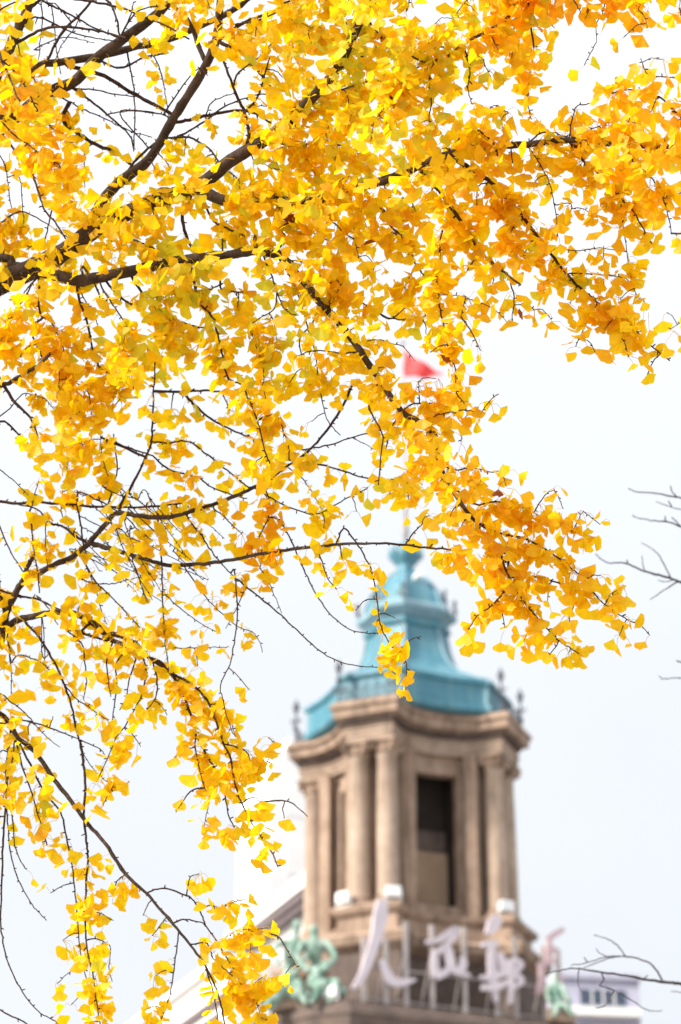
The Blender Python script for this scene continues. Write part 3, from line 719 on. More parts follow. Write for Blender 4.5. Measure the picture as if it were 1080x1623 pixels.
branch(1, [(385, 175), (410, 168), (425, 168)], 2.5, 1.5)
branch(1, [(270, 220), (300, 218), (330, 235), (352, 262), (380, 285)], 4, 2)
branch(1, [(190, 180), (225, 176), (262, 183), (268, 190)], 2.5, 2.5, leafy=False)
branch(1, [(262, 182), (310, 112), (330, 120)], 3, 1.5, leafy=False)
branch(1, [(375, 120), (405, 95), (418, 84), (430, 70)], 3.5, 2)
# --- limb 2: upper left
branch(2, [(-470, 420), (-240, 320), (-40, 228), (30, 182), (75, 147), (116, 131), (152, 94), (190, 66), (246, 25), (290, -14), (330, -60)], 34, 12, 8.4, 8.1, spurs=False)
branch(10, [(-470, 330), (-250, 220), (-60, 150), (6, 90), (20, 64), (36, 32), (52, -6), (60, -50)], 26, 14, 8.4, 7.9, spurs=False)
branch(2, [(-40, 228), (20, 165), (58, 108), (100, 98), (152, 90), (200, 78), (245, 68), (270, 62), (330, 36), (382, 8), (420, -30)], 15, 9, 8.25, 8.3, leafy=False)
branch(2, [(110, 104), (165, 121), (215, 150), (245, 166), (272, 181)], 7, 6, leafy=False)
branch(2, [(78, 90), (100, 50), (130, 20), (150, -5), (165, -30)], 5, 4, leafy=False)
branch(10, [(24, 66), (50, 0), (80, 8), (105, 20), (150, 44), (190, 60), (230, 75), (256, 81)], 4.5, 2, leafy=False)
branch(10, [(42, 20), (75, -5), (130, 0), (160, 5), (200, 15), (226, 26), (262, 40), (300, 62)], 5, 3, leafy=False)
branch(10, [(26, 55), (55, 27), (90, 40), (122, 54), (160, 62), (190, 66)], 3.5, 2, leafy=False)
branch(10, [(28, 68), (60, 50), (90, 42), (130, 45), (170, 52), (200, 60)], 5.5, 3, leafy=False)
branch(2, [(112, 140), (150, 142), (185, 150), (222, 155), (250, 170)], 3, 1.6, leafy=False)
branch(2, [(95, 152), (130, 172), (160, 185), (200, 205), (242, 218)], 3, 1.6, leafy=False)
branch(2, [(118, 143), (150, 165), (182, 192), (206, 216), (212, 236)], 4.5, 2.5, leafy=False)
branch(2, [(176, 180), (212, 176), (255, 181)], 2.5, 1.6, leafy=False)
branch(2, [(100, 190), (125, 212), (150, 228), (182, 241), (202, 256), (216, 270)], 7, 5)
branch(2, [(200, 76), (207, 110), (213, 150), (214, 200), (212, 240)], 3, 2, leafy=False)
branch(2, [(240, 82), (254, 110), (262, 150), (268, 185)], 2.5, 1.6, leafy=False)
branch(2, [(84, 4), (87, 50), (91, 90), (97, 118)], 2.5, 1.6, leafy=False)
branch(2, [(66, 4), (68, 30), (64, 70), (60, 105)], 2.5, 1.6, leafy=False)
branch(2, [(175, 5), (185, 30), (190, 55)], 4, 3, leafy=False)
branch(2, [(190, 60), (205, 30), (212, 3)], 3, 2, leafy=False)
branch(2, [(190, 60), (215, 20), (250, 10), (270, 15)], 3, 2, leafy=False)
branch(2, [(150, 92), (190, 108), (230, 90), (260, 85)], 4, 3, leafy=False)
branch(2, [(130, 22), (118, 45), (98, 72), (88, 96)], 2.2, 1.5, leafy=False)
branch(2, [(55, 78), (90, 62), (115, 60), (150, 68)], 2.4, 1.5, leafy=False)
branch(2, [(-60, 150), (-20, 190), (10, 220), (25, 240), (45, 260), (60, 300), (72, 335), (88, 352), (104, 378)], 5, 3, 8.3, 7.6)
branch(2, [(10, 220), (-5, 235), (8, 262), (14, 300), (20, 340)], 2.2, 1.6)
branch(2, [(0, 355), (30, 335), (58, 345), (95, 368), (115, 380)], 2.6, 1.6, leafy=False)
branch(2, [(82, 323), (78, 355), (70, 382)], 3, 2)
branch(2, [(30, 280), (36, 320), (38, 360)], 2, 1.4, leafy=False)
# near cluster at the left top, closer to the camera
branch(9, [(-470, 250), (-200, 120), (-30, 60), (8, 108), (25, 148), (32, 160)], 12, 3, 8.3, 6.75)
branch(9, [(-10, 85), (30, 120), (60, 175), (85, 205), (110, 225)], 3.5, 1.8)
branch(9, [(5, 105), (-10, 170), (20, 210), (60, 240), (95, 262)], 3.5, 1.8)
branch(9, [(-40, 60), (-5, 20), (20, 5), (45, -10)], 4, 2)
# --- limb 3: the long limb through the middle to the drooping spray on the right
branch(3, [(62, 428), (122, 444), (165, 438), (207, 430), (290, 412), (355, 405), (400, 398), (440, 402), (456, 416), (472, 437), (490, 456), (506, 477), (520, 492), (546, 522), (572, 557), (602, 602), (637, 652), (664, 668), (690, 692), (697, 735), (712, 768), (738, 808)], 20, 6.5, 7.9, 7.2, spurs=False)
branch(3, [(738, 808), (756, 828), (790, 845), (806, 880), (805, 915), (812, 940)], 6, 3)
branch(3, [(712, 768), (753, 799), (783, 795), (812, 799), (835, 807), (862, 822), (892, 836), (926, 849)], 3.5, 1.6)
branch(3, [(756, 828), (782, 843), (812, 849), (842, 858), (880, 881), (912, 906), (924, 914), (945, 945), (972, 968), (1000, 985)], 4, 1.8)
branch(3, [(805, 915), (845, 914), (902, 929), (925, 940), (945, 952)], 3.5, 2)
branch(3, [(795, 880), (810, 922), (838, 962), (862, 990), (880, 1010), (902, 1026), (928, 1042)], 3.5, 1.8)
branch(3, [(808, 930), (782, 958), (757, 976), (742, 998)], 3, 1.6)
branch(3, [(697, 735), (720, 745), (750, 742), (782, 748), (808, 740)], 2.6, 1.4)
branch(3, [(664, 668), (682, 662), (705, 655), (735, 650), (762, 655)], 2.6, 1.5)
branch(3, [(637, 652), (655, 640), (690, 640), (720, 640), (745, 655)], 2.6, 1.5)
branch(3, [(602, 602), (585, 640), (592, 660), (607, 690), (604, 720), (600, 768)], 3, 2)
branch(3, [(637, 652), (620, 680), (610, 720), (602, 745)], 3, 1.6)
branch(3, [(546, 522), (560, 545), (600, 538), (622, 545)], 2.6, 1.6)
branch(3, [(400, 398), (430, 408), (460, 412), (478, 415)], 3, 1.6)
branch(3, [(355, 405), (352, 360), (360, 350)], 3, 2)
branch(3, [(440, 402), (452, 375), (442, 362), (470, 352), (500, 372), (528, 385), (545, 400)], 3.5, 1.8)
branch(3, [(400, 398), (404, 372), (410, 400), (414, 412)], 3, 1.6)
branch(3, [(415, 395), (432, 440), (440, 465), (452, 490), (470, 500)], 3, 1.6)
branch(3, [(130, 422), (145, 440), (157, 465), (165, 490)], 4.5, 2.5)
branch(3, [(157, 446), (172, 472), (185, 492), (196, 508)], 3.5, 2)
branch(3, [(122, 444), (128, 480), (138, 510), (148, 555), (156, 580)], 4.5, 3)
branch(3, [(118, 446), (135, 475), (150, 500), (157, 525)], 2.5, 1.5)
branch(3, [(62, 430), (40, 470), (20, 500), (2, 540)], 3, 1.8)
branch(3, [(62, 428), (64, 495), (80, 508), (92, 530), (100, 548)], 4, 2.5)
branch(3, [(75, 425), (50, 450), (38, 465)], 4, 2)
branch(3, [(50, 520), (58, 545), (68, 570)], 4, 2.5)
branch(3, [(165, 438), (190, 470), (222, 485), (270, 455), (300, 450), (330, 458), (352, 450)], 4, 2.5)
branch(3, [(207, 430), (230, 470), (262, 500), (300, 515), (332, 522), (345, 528)], 4.5, 2.5)
branch(3, [(355, 405), (350, 455), (365, 462), (385, 463)], 4, 2.5)
branch(3, [(300, 412), (315, 475), (335, 500), (345, 530), (352, 560), (362, 600), (385, 610), (392, 630)], 4.5, 3)
branch(3, [(392, 630), (402, 650), (412, 680), (420, 715), (428, 735)], 3.5, 2)
branch(3, [(430, 658), (445, 672), (452, 690), (458, 705), (458, 728)], 3, 2)
branch(3, [(440, 402), (470, 460), (488, 520), (500, 560), (505, 605), (512, 640), (520, 668), (540, 690)], 3, 1.5)
branch(3, [(506, 477), (496, 510), (475, 540), (484, 575), (492, 582)], 3, 1.6)
branch(3, [(440, 465), (435, 490), (410, 505), (395, 520)], 2.6, 1.6)
branch(3, [(520, 492), (545, 450), (560, 470), (590, 490), (620, 505), (650, 505), (680, 500)], 3, 2)
branch(3, [(600, 495), (620, 505), (648, 483)], 3, 1.6)
branch(3, [(572, 557), (540, 560), (500, 555), (470, 565)], 3, 1.6)
# --- limb 4: to the right edge
branch(4, [(312, 296), (355, 318), (400, 312), (432, 316), (482, 320), (535, 310), (585, 292), (615, 284), (662, 264), (712, 244), (770, 233), (836, 229), (898, 222), (980, 229), (1060, 233), (1130, 225)], 19, 6, 7.75, 6.9, spurs=False)
branch(4, [(395, 318), (430, 322), (475, 336), (510, 348), (528, 352), (545, 368), (560, 378)], 3.5, 2)
branch(4, [(662, 264), (672, 279), (697, 303), (724, 341), (741, 364), (757, 392), (776, 413), (806, 437), (826, 452)], 8, 3)
branch(4, [(806, 437), (815, 470), (812, 505)], 2.6, 1.5)
branch(4, [(717, 252), (738, 262), (780, 290), (808, 320), (834, 350), (855, 380), (876, 406), (892, 427), (907, 444), (922, 458), (950, 482), (986, 506), (1012, 528), (1042, 556), (1062, 572)], 7.5, 2)
branch(4, [(904, 433), (940, 434), (968, 437), (992, 441)], 2.6, 1.3)
branch(4, [(877, 405), (882, 395), (920, 397), (950, 393), (976, 397)], 1.8, 1.2, leafy=False)
branch(4, [(577, 300), (588, 317), (602, 327), (614, 340), (620, 358), (636, 375), (650, 398), (660, 420), (672, 436)], 5.5, 2.5)
branch(4, [(632, 375), (622, 368), (610, 372)], 4, 3)
branch(4, [(724, 341), (702, 364), (698, 390), (695, 422), (692, 442), (695, 465), (700, 500), (708, 535), (712, 560), (722, 585), (724, 622), (737, 640)], 3.5, 1.8)
branch(4, [(640, 292), (650, 312), (655, 325), (660, 340)], 2.6, 1.5)
branch(4, [(608, 285), (615, 312), (642, 314)], 2, 1.2, leafy=False)
branch(4, [(712, 244), (722, 230), (732, 212), (736, 206)], 5, 2)
branch(4, [(745, 238), (750, 205), (770, 215), (785, 232), (790, 250)], 4, 3)
branch(4, [(655, 266), (668, 255), (680, 246), (692, 252)], 4, 1.5)
branch(4, [(836, 229), (855, 212), (875, 210), (905, 220)], 3, 2)
branch(4, [(836, 229), (850, 250), (864, 275), (870, 285), (877, 315), (882, 345), (884, 375)], 2.2, 1.3)
branch(4, [(898, 222), (912, 172), (930, 166), (945, 161)], 2.6, 1.6)
branch(4, [(898, 222), (920, 250), (945, 272), (962, 292), (985, 316), (1004, 335), (1014, 352), (1026, 372), (1033, 386)], 4.5, 2)
branch(4, [(985, 316), (988, 360), (992, 385), (998, 428)], 2, 1.3)
branch(4, [(980, 229), (1005, 255), (1030, 280), (1048, 305), (1060, 345), (1064, 370)], 3, 1.6)
branch(4, [(1130, 225), (1090, 195), (1078, 184), (1062, 168), (1045, 154), (1022, 145), (995, 142), (968, 148)], 4, 2)
branch(4, [(1090, 195), (1085, 130), (1062, 123), (1030, 121), (1014, 124), (1005, 110)], 2.8, 1.6)
branch(4, [(1030, 121), (1020, 105), (1016, 92)], 2, 1.2)
branch(4, [(945, 222), (962, 195), (985, 190), (1005, 195)], 2.6, 1.5)
branch(4, [(900, 222), (930, 208), (950, 200), (965, 198)], 2.6, 1.4)
branch(4, [(904, 322), (905, 335), (903, 352)], 1.8, 1.2, leafy=False)
branch(4, [(780, 290), (800, 300), (812, 315)], 2, 1.2)
branch(4, [(735, 470), (748, 476), (775, 485), (792, 498), (803, 510)], 1.6, 1, leafy=False)
# --- limb 5: from above at the top right
branch(5, [(-470, -120), (-200, -260), (300, -300), (640, -200), (790, -90), (815, 5), (800, 32), (775, 47), (735, 70), (705, 91), (676, 98), (650, 88), (630, 85)], 22, 3.5, 8.4, 7.1, spurs=False)
branch(5, [(676, 97), (660, 108), (640, 112), (620, 118), (602, 120)], 3, 1.8)
branch(5, [(690, 95), (680, 130), (684, 160), (680, 190), (688, 200)], 3, 1.6)
branch(5, [(735, 70), (745, 110), (742, 140), (748, 165)], 3, 1.6)
branch(5, [(640, 112), (620, 150), (625, 165)], 5, 3)
branch(5, [(790, -90), (840, -40), (900, -25), (970, -28), (1040, -35), (1120, -40)], 8, 4, None, 6.7)
branch(5, [(840, -40), (838, 0), (842, 40), (846, 80), (840, 120), (838, 150)], 4, 2)
branch(5, [(900, -25), (910, 0), (920, 20)], 3, 1.5)
branch(5, [(970, -28), (960, 0), (955, 22)], 3, 1.5)
branch(5, [(1030, -34), (1020, -8), (1012, 15)], 3, 1.5)
branch(5, [(815, 5), (820, 45), (818, 70)], 4, 2)
branch(5, [(640, -200), (652, -60), (648, 5), (644, 18)], 3, 2)
branch(5, [(640, -200), (580, -60), (520, -20), (450, 5)], 6, 3)
branch(5, [(735, 70), (700, 75), (660, 60), (640, 40)], 3, 2)
# --- limb 6: lower left, forking at (142, 861)
branch(6, [(-470, 1180), (-220, 1090), (-15, 1030), (10, 972), (28, 934), (42, 918), (62, 908), (90, 894), (115, 882), (142, 861)], 21, 8.5, 8.4, 8.2, spurs=False)
branch(6, [(142, 861), (152, 848), (168, 830), (186, 813), (222, 818), (270, 819), (312, 808), (352, 794), (386, 781), (424, 762)], 9, 5.5, None, 8.0)
branch(6, [(142, 861), (168, 867), (200, 877), (236, 888), (270, 896), (325, 893), (368, 887), (440, 873), (502, 866), (545, 862), (602, 861), (646, 864), (672, 868), (722, 871)], 7.8, 3, None, 7.5)
branch(6, [(186, 813), (194, 796), (212, 764), (236, 714), (241, 690), (243, 640), (245, 600), (247, 570)], 5, 2)
branch(6, [(38, 922), (44, 898), (52, 885)], 9, 7, spurs=False)
branch(6, [(10, 972), (0, 940), (-10, 860), (-20, 800), (30, 798), (62, 796), (120, 801), (190, 804), (240, 803), (292, 797)], 6, 3)
branch(6, [(-220, 1090), (-120, 780), (-10, 625), (14, 608), (36, 594), (60, 580), (80, 560)], 14, 6, None, 7.9, spurs=False)
branch(6, [(8, 614), (26, 640), (48, 662), (60, 690)], 6, 3)
branch(6, [(-110, 760), (-60, 690), (0, 668), (20, 679), (40, 700), (60, 720)], 5, 3)
branch(6, [(-60, 690), (0, 660), (22, 640), (38, 624), (58, 628)], 3, 1.6)
branch(6, [(-70, 700), (-30, 720), (0, 745), (20, 760), (45, 785)], 2.4, 1.4, leafy=False)
branch(6, [(-20, 780), (0, 835), (15, 870), (36, 905)], 3, 2, leafy=False)
branch(6, [(240, 620), (292, 621), (322, 619), (352, 621)], 5, 3)
branch(6, [(290, 622), (308, 641), (335, 664), (372, 684), (412, 698)], 4.5, 2.5)
branch(6, [(160, 693), (186, 703), (214, 713), (242, 722)], 4, 2.5)
branch(6, [(242, 700), (270, 702), (300, 700), (330, 722), (360, 745), (386, 766), (394, 773)], 3, 2.5)
branch(6, [(270, 745), (312, 756), (335, 772), (365, 783), (392, 790)], 3, 2)
branch(6, [(424, 762), (466, 732), (490, 714), (512, 690), (540, 650), (560, 608)], 3.5, 4.5)
branch(6, [(466, 731), (500, 735), (540, 745), (576, 757), (612, 761), (642, 755)], 3.5, 2)
branch(6, [(466, 725), (446, 710), (482, 712), (522, 705), (562, 692), (602, 682)], 3, 2)
branch(6, [(560, 697), (580, 705), (602, 717)], 1.5, 1, leafy=False)
branch(6, [(400, 775), (450, 800), (500, 815), (540, 795), (560, 785), (582, 775)], 2.6, 1.8)
branch(6, [(412, 700), (440, 730), (470, 750), (490, 772), (500, 790), (512, 810)], 2.6, 1.6)
branch(6, [(420, 765), (428, 800), (424, 825), (412, 850), (418, 880), (412, 900)], 2.6, 1.6)
branch(6, [(340, 808), (352, 815), (368, 832), (384, 846)], 2.6, 1.5, leafy=False)
branch(6, [(250, 815), (254, 860), (257, 900), (258, 950), (260, 990), (262, 1020), (268, 1062)], 3, 1.8)
branch(6, [(296, 818), (320, 850), (340, 880), (362, 905), (375, 918)], 3, 1.8)
branch(6, [(430, 820), (446, 828), (466, 866), (476, 890), (487, 915), (506, 950), (528, 978), (560, 1000), (601, 1004)], 2.8, 1.6, leafy=False)
branch(6, [(375, 918), (405, 942), (440, 970), (470, 998), (500, 1026), (532, 1046), (566, 1055), (608, 1058)], 3, 1.4, leafy=False)
branch(6, [(288, 896), (325, 945), (355, 975), (376, 993), (400, 1002), (412, 1018), (416, 1034)], 2.2, 1.2, leafy=False)
branch(6, [(372, 905), (376, 960), (375, 992), (370, 1026), (365, 1052), (350, 1085), (354, 1112), (364, 1150), (374, 1168)], 2.6, 1.4, leafy=False)
branch(6, [(388, 930), (376, 962), (358, 996)], 2.2, 1.2, leafy=False)
branch(6, [(425, 920), (438, 950), (447, 972)], 1.8, 1.2, leafy=False)
branch(6, [(530, 862), (545, 838), (562, 856), (577, 880), (590, 906), (598, 950), (601, 980), (608, 1002), (622, 1026), (644, 1050), (640, 1090)], 3, 1.4)
branch(6, [(505, 868), (512, 895), (522, 920), (534, 934)], 2.6, 1.6)
branch(6, [(646, 864), (655, 845), (668, 833)], 3, 1.6, leafy=False)
branch(6, [(268, 1028), (300, 1027), (340, 1026), (362, 1025)], 2, 1.2)
branch(6, [(265, 945), (290, 968), (310, 982), (330, 995), (350, 1004)], 2, 1.2)
branch(6, [(142, 861), (120, 850), (100, 835), (82, 830)], 5, 4)
branch(6, [(82, 830), (60, 808), (30, 800)], 3, 2)
branch(6, [(170, 804), (180, 770), (186, 740), (182, 700), (180, 688)], 3, 2)
branch(6, [(200, 802), (190, 780), (172, 755), (162, 720), (160, 690)], 2, 1.2, leafy=False)
branch(6, [(50, 805), (58, 775), (62, 762)], 2, 1.2, leafy=False)
branch(6, [(48, 812), (52, 850), (55, 880), (60, 905), (63, 940)], 3, 2)
branch(6, [(70, 820), (72, 850), (74, 880), (76, 905)], 2.2, 1.4)
branch(6, [(120, 800), (128, 830), (132, 862), (135, 890), (150, 920), (165, 935), (200, 970), (222, 995)], 3, 2)
branch(6, [(135, 890), (150, 930), (160, 965), (170, 990)], 2.2, 1.4)
branch(6, [(130, 918), (155, 925), (178, 925), (200, 920), (222, 915)], 2.4, 1.4)
branch(6, [(200, 878), (215, 900), (225, 930), (236, 955)], 2.2, 1.4)
branch(6, [(162, 770), (190, 785), (215, 790), (240, 812), (262, 830)], 2.4, 1.4)
branch(6, [(125, 780), (150, 790), (170, 800), (200, 820), (220, 840), (240, 855)], 3, 1.8)
branch(6, [(30, 945), (60, 950), (85, 962), (120, 975)], 4, 2)
branch(6, [(34, 945), (0, 935), (-20, 925)], 4, 3, leafy=False)
branch(6, [(60, 945), (78, 965), (92, 990)], 2.4, 1.5)
for j in range(26):                        # tangle of thin bare twigs under the fork
    x0, y0 = rng.uniform(90, 300), rng.uniform(770, 900); a = rng.uniform(.2, 1.5); L = rng.uniform(50, 130)
    branch(6, [(x0, y0), (x0 + L * .4 * math.cos(a), y0 + L * .4 * math.sin(a)), (x0 + L * math.cos(a - .15), y0 + L * math.sin(a + .1))], 1.9, 1.1, leafy=False)
# --- limb 7: lower left, leaning to the drooping strand at x 400
branch(7, [(-470, 1250), (-220, 1130), (-15, 1010), (24, 985), (52, 977), (76, 972), (108, 970), (142, 984), (166, 1000), (190, 1008), (216, 1019)], 18, 7.6, 8.4, 8.1, spurs=False)
branch(7, [(142, 984), (172, 1010), (206, 1026)], 8, 6, spurs=False)
branch(7, [(130, 1001), (152, 1010), (180, 1018), (204, 1026)], 4.5, 3)
branch(7, [(216, 1019), (240, 1045), (266, 1062), (288, 1092), (300, 1126), (312, 1166), (330, 1202), (346, 1226), (356, 1255), (362, 1290), (372, 1312)], 6, 2, None, 7.9)
branch(7, [(235, 1040), (256, 1050), (270, 1066), (306, 1086), (332, 1116), (346, 1152), (356, 1182), (366, 1202), (373, 1246), (390, 1286), (400, 1306), (416, 1330), (432, 1352), (441, 1374)], 5, 1.8, None, 7.7)
branch(7, [(312, 1166), (310, 1190), (322, 1240), (332, 1260)], 2.4, 1.5)
branch(7, [(330, 1116), (352, 1118), (365, 1140), (372, 1165)], 2.2, 1.4)
branch(7, [(356, 1182), (390, 1190), (402, 1225), (418, 1212), (430, 1200)], 2.4, 1.4)
branch(7, [(216, 1019), (215, 1045), (205, 1080), (200, 1110), (190, 1125)], 3, 1.6)
branch(7, [(206, 1026), (185, 1050), (186, 1085), (180, 1130), (175, 1165)], 3, 1.6)
branch(7, [(180, 1018), (170, 1045), (172, 1080), (176, 1104)], 3, 1.6)
branch(7, [(108, 1000), (130, 1020), (135, 1050), (137, 1080), (133, 1110)], 3, 1.6)
branch(7, [(216, 1019), (232, 1060), (225, 1100), (205, 1140), (185, 1170), (160, 1225), (152, 1240)], 3, 1.5)
branch(7, [(240, 1045), (250, 1080), (245, 1110), (228, 1130)], 3, 1.5)
branch(7, [(40, 985), (62, 1010), (78, 1035), (92, 1060), (104, 1090), (114, 1120), (122, 1160), (128, 1178)], 4, 3)
branch(7, [(128, 1178), (133, 1212), (135, 1240), (133, 1282), (134, 1302), (138, 1340), (140, 1362), (137, 1402), (135, 1452), (138, 1502), (146, 1540), (152, 1580), (160, 1630)], 4.5, 1.8, None, 7.8)
branch(7, [(100, 1080), (118, 1105), (140, 1120), (160, 1135), (172, 1142)], 2.4, 1.4)
branch(7, [(130, 1190), (145, 1215), (165, 1235), (192, 1253)], 1.6, 1, leafy=False)
branch(7, [(68, 1040), (66, 975), (70, 1010), (71, 1060), (74, 1090)], 2, 1.4, leafy=False)
branch(7, [(10, 1005), (15, 1030), (18, 1050), (30, 1038), (62, 1048), (80, 1062), (100, 1080)], 3, 1.6)
branch(7, [(18, 1040), (18, 1065), (18, 1100)], 2, 1.4)
# --- limb 8: the bottom branch
branch(8, [(-470, 1330), (-240, 1200), (-60, 1120), (0, 1132), (18, 1152), (28, 1168), (56, 1192), (86, 1236), (110, 1265), (135, 1300), (166, 1336), (200, 1386), (236, 1420), (275, 1465), (302, 1498), (326, 1532), (344, 1570), (352, 1600), (358, 1640)], 14, 2.4, 8.4, 7.7, spurs=False)
branch(8, [(110, 1265), (140, 1306), (175, 1347), (205, 1390), (233, 1418), (268, 1458), (300, 1496)], 2, 2)
branch(8, [(236, 1414), (262, 1408), (290, 1418), (304, 1424), (320, 1450), (326, 1466), (346, 1495), (362, 1522), (374, 1542), (385, 1565), (398, 1575)], 3, 1.6)
branch(8, [(275, 1463), (295, 1457), (325, 1464)], 3, 2)
branch(8, [(302, 1498), (328, 1496), (338, 1520), (352, 1532), (370, 1548)], 2.6, 1.6)
branch(8, [(284, 1477), (280, 1510), (275, 1545), (270, 1575), (262, 1600)], 2.6, 1.6)
branch(8, [(326, 1532), (340, 1580), (345, 1610), (352, 1640)], 2.6, 1.8)
branch(8, [(-60, 1120), (0, 1146), (30, 1141), (60, 1147), (96, 1160), (130, 1174), (158, 1187), (166, 1196)], 3.5, 1.6, leafy=False)
branch(8, [(40, 1142), (58, 1150), (74, 1168), (95, 1184)], 2, 1.2, leafy=False)
branch(8, [(0, 1100), (20, 1115), (40, 1130), (54, 1146)], 2.6, 2)
branch(8, [(20, 1160), (48, 1212), (70, 1254), (95, 1286), (104, 1320), (112, 1356), (118, 1402), (122, 1442), (126, 1492), (132, 1530), (140, 1562)], 3.5, 1.6)
branch(8, [(16, 1155), (14, 1190), (10, 1240), (9, 1282), (5, 1332), (4, 1382), (1, 1455), (7, 1502), (17, 1536), (36, 1572), (60, 1602), (83, 1616)], 4, 1.8, leafy=False)
branch(8, [(9, 1270), (13, 1310), (16, 1345), (26, 1386), (46, 1426), (60, 1444), (74, 1459)], 2.6, 1.6, leafy=False)
branch(8, [(14, 1200), (20, 1290), (24, 1340), (36, 1370), (42, 1378)], 2.6, 1.8, leafy=False)
branch(8, [(18, 1160), (10, 1210), (8, 1250), (4, 1275)], 3, 1.8, leafy=False)
branch(8, [(22, 1165), (20, 1200), (14, 1230), (9, 1260)], 3, 1.8)
branch(8, [(22, 1168), (38, 1222), (52, 1260), (60, 1290), (70, 1318), (75, 1340)], 3, 2)
branch(8, [(-60, 1120), (-80, 1300), (-70, 1500), (-60, 1560)], 5, 3, leafy=False)
branch(8, [(-60, 1560), (-20, 1590), (0, 1600), (20, 1612), (42, 1622), (70, 1650)], 3, 2, leafy=False)

# --- leaves
GRID = """
510024753698874279976674
610015259799999989830130
942203112686999965811154
993002002689999632411774
997100125789987787457897
587332643799878989589999
369146768799967887657886
417879559899888888734786
856888567888878897871463
376448871669535856675550
475448866688778846357730
865458768568646751116862
888798785955861640002463
369894347777573550000010
059844427711276862000000
258614423740068820000000
047704524853146862100000
145432533634257676320000
142136643716101688774100
164265435714302578864100
242335124403230148857400
436422231000110027746620
615667222000042052653220
453665410000052000132000
343243851000002000000000
514443583000000000000000
520160566400000000000000
550520188200000000000000
561300134300000000000000
251000055410000000000000
025300000300000000000000
011550242000000000000000
004503026200000000000000
004503068400000000000000
003604048610000000000000
003705038400000000000000
""".split()
G = np.array([[int(c) for c in r] for r in GRID], float)
PADN = 4
G = np.pad(G, ((PADN, 2), (PADN, PADN)), mode='edge')
G[:, :PADN] = np.where(G[:, :PADN] > 6, 6, G[:, :PADN])
TAB = np.array([0, .10, .20, .31, .43, .55, .67, .79, .895, .985]); TG = TAB[G.astype(int)]
CELL = 15; SC = 45 / CELL                 # raster cells per grid cell, photo pixels per raster cell
H_, W_ = TG.shape[0] * CELL, TG.shape[1] * CELL
OX, OY = -PADN * 45, -PADN * 45
Tpx = np.kron(TG, np.ones((CELL, CELL)))
k_ = 5; pad = np.pad(Tpx, k_, mode='edge'); cs = pad.cumsum(0).cumsum(1); cs = np.pad(cs, ((1, 0), (1, 0)))
n_ = 2 * k_ + 1; Ts = (cs[n_:, n_:] - cs[:-n_, n_:] - cs[n_:, :-n_] + cs[:-n_, :-n_]) / n_ ** 2
NO = np.zeros((H_, W_), bool)
for x0_, y0_, x1_, y1_ in [(638, 540, 664, 600), (658, 560, 692, 604), (684, 580, 712, 612), (560, 1000, 600, 1110), (655, 1000, 720, 1110), (575, 920, 590, 1000), (615, 920, 715, 1000)]:
    NO[int((y0_ - OY) / SC):int((y1_ - OY) / SC), int((x0_ - OX) / SC):int((x1_ - OX) / SC)] = True
COV = np.zeros((H_, W_), bool); CG = np.zeros_like(TG)

NA_, NR_ = 9, 3
def leaf_template(kind):
    al = R(rng.uniform(42, 64)); notch = rng.uniform(0, .30) if rng.random() < .6 else 0
    ph, amp = rng.uniform(0, 6), rng.uniform(.02, .06); cup = rng.uniform(-.3, .45); rip = rng.uniform(0, .10); fold = rng.uniform(-.2, .35); rp = rng.uniform(0, 6)
    ang = np.linspace(-al, al, NA_); rr = [.30, .68, 1.0]; V = [(0, 0, 0)]; A = [.5]
    for i, q in enumerate(rr):
        for j, a in enumerate(ang):
            e = 1 - (amp * math.sin(a * 9 + ph) + notch * math.exp(-(a / .12) ** 2) + (.07 * (abs(a) / al) ** 6)) * q ** 2
            r = q * e; x, y = r * math.sin(a), r * math.cos(a)
            z = cup * .45 * x * x + fold * abs(x) * .5 - .20 * y * y * (.3 + cup * .5) + rip * q * math.sin(a * 6 + rp)
            V.append((x, y, z)); A.append((a + al) / (2 * al))
    return np.array(V), np.array(A)
TEMPL = [leaf_template(k) for k in range(48)]
LF = [(0, 1 + j, 2 + j) for j in range(NA_ - 1)]
for i in range(NR_ - 1):
    for j in range(NA_ - 1):
        a = 1 + i * NA_ + j; LF.append((a, a + NA_, a + NA_ + 1, a + 1))
LF3 = np.array([f for f in LF if len(f) == 3]); LF4 = np.array([f for f in LF if len(f) == 4])
OUTL = [0] + [1 + (NR_ - 1) * NA_ + j for j in range(NA_)]
leaves = [dict(v=[], c=[], n=0, t3=[], t4=[]) for _ in range(NL_)]
GREEN = [(600, 120, 110, .5), (555, 60, 70, .35), (290, 470, 90, .45), (320, 430, 60, .5), (450, 560, 60, .55), (240, 500, 60, .4), (840, 40, 70, .3), (700, 60, 60, .35), (430, 300, 60, .2), (500, 380, 60, .15), (60, 150, 60, .18), (860, 440, 60, .12)]
def leaf_colour(x, y):
    g = .008 + .45 * sum(w * math.exp(-((x - a) ** 2 + (y - b) ** 2) / (2 * r * r)) for a, b, r, w in GREEN)
    u = rng.random()
    if u < g:
        c0 = np.array([.66, .62, .026]); c1 = np.array([.88, .70, .018]); q = rng.random(); return c0 * (1 - q) + c1 * q
    if u > .9975: return np.array([.30, .075, .012])
    o = .30
    if x > 760 or (x > 640 and y > 560): o = .52
    if y < 70 and x > 780: o = .85  # oranger at top right: shade under thick foliage put into leaf colour
    if x < 130 and 90 < y < 280: o = .6
    if 370 < x < 460 and 800 < y < 960: o = .75
    q = np.clip(rng.normal(o, .24), 0, 1)
    a, b, c = np.array([.985, .72, .004]), np.array([.985, .60, .003]), np.array([.965, .455, .002])
    return (a + (b - a) * q * 2) if q < .5 else (b + (c - b) * (q - .5) * 2)
EYE = CAM
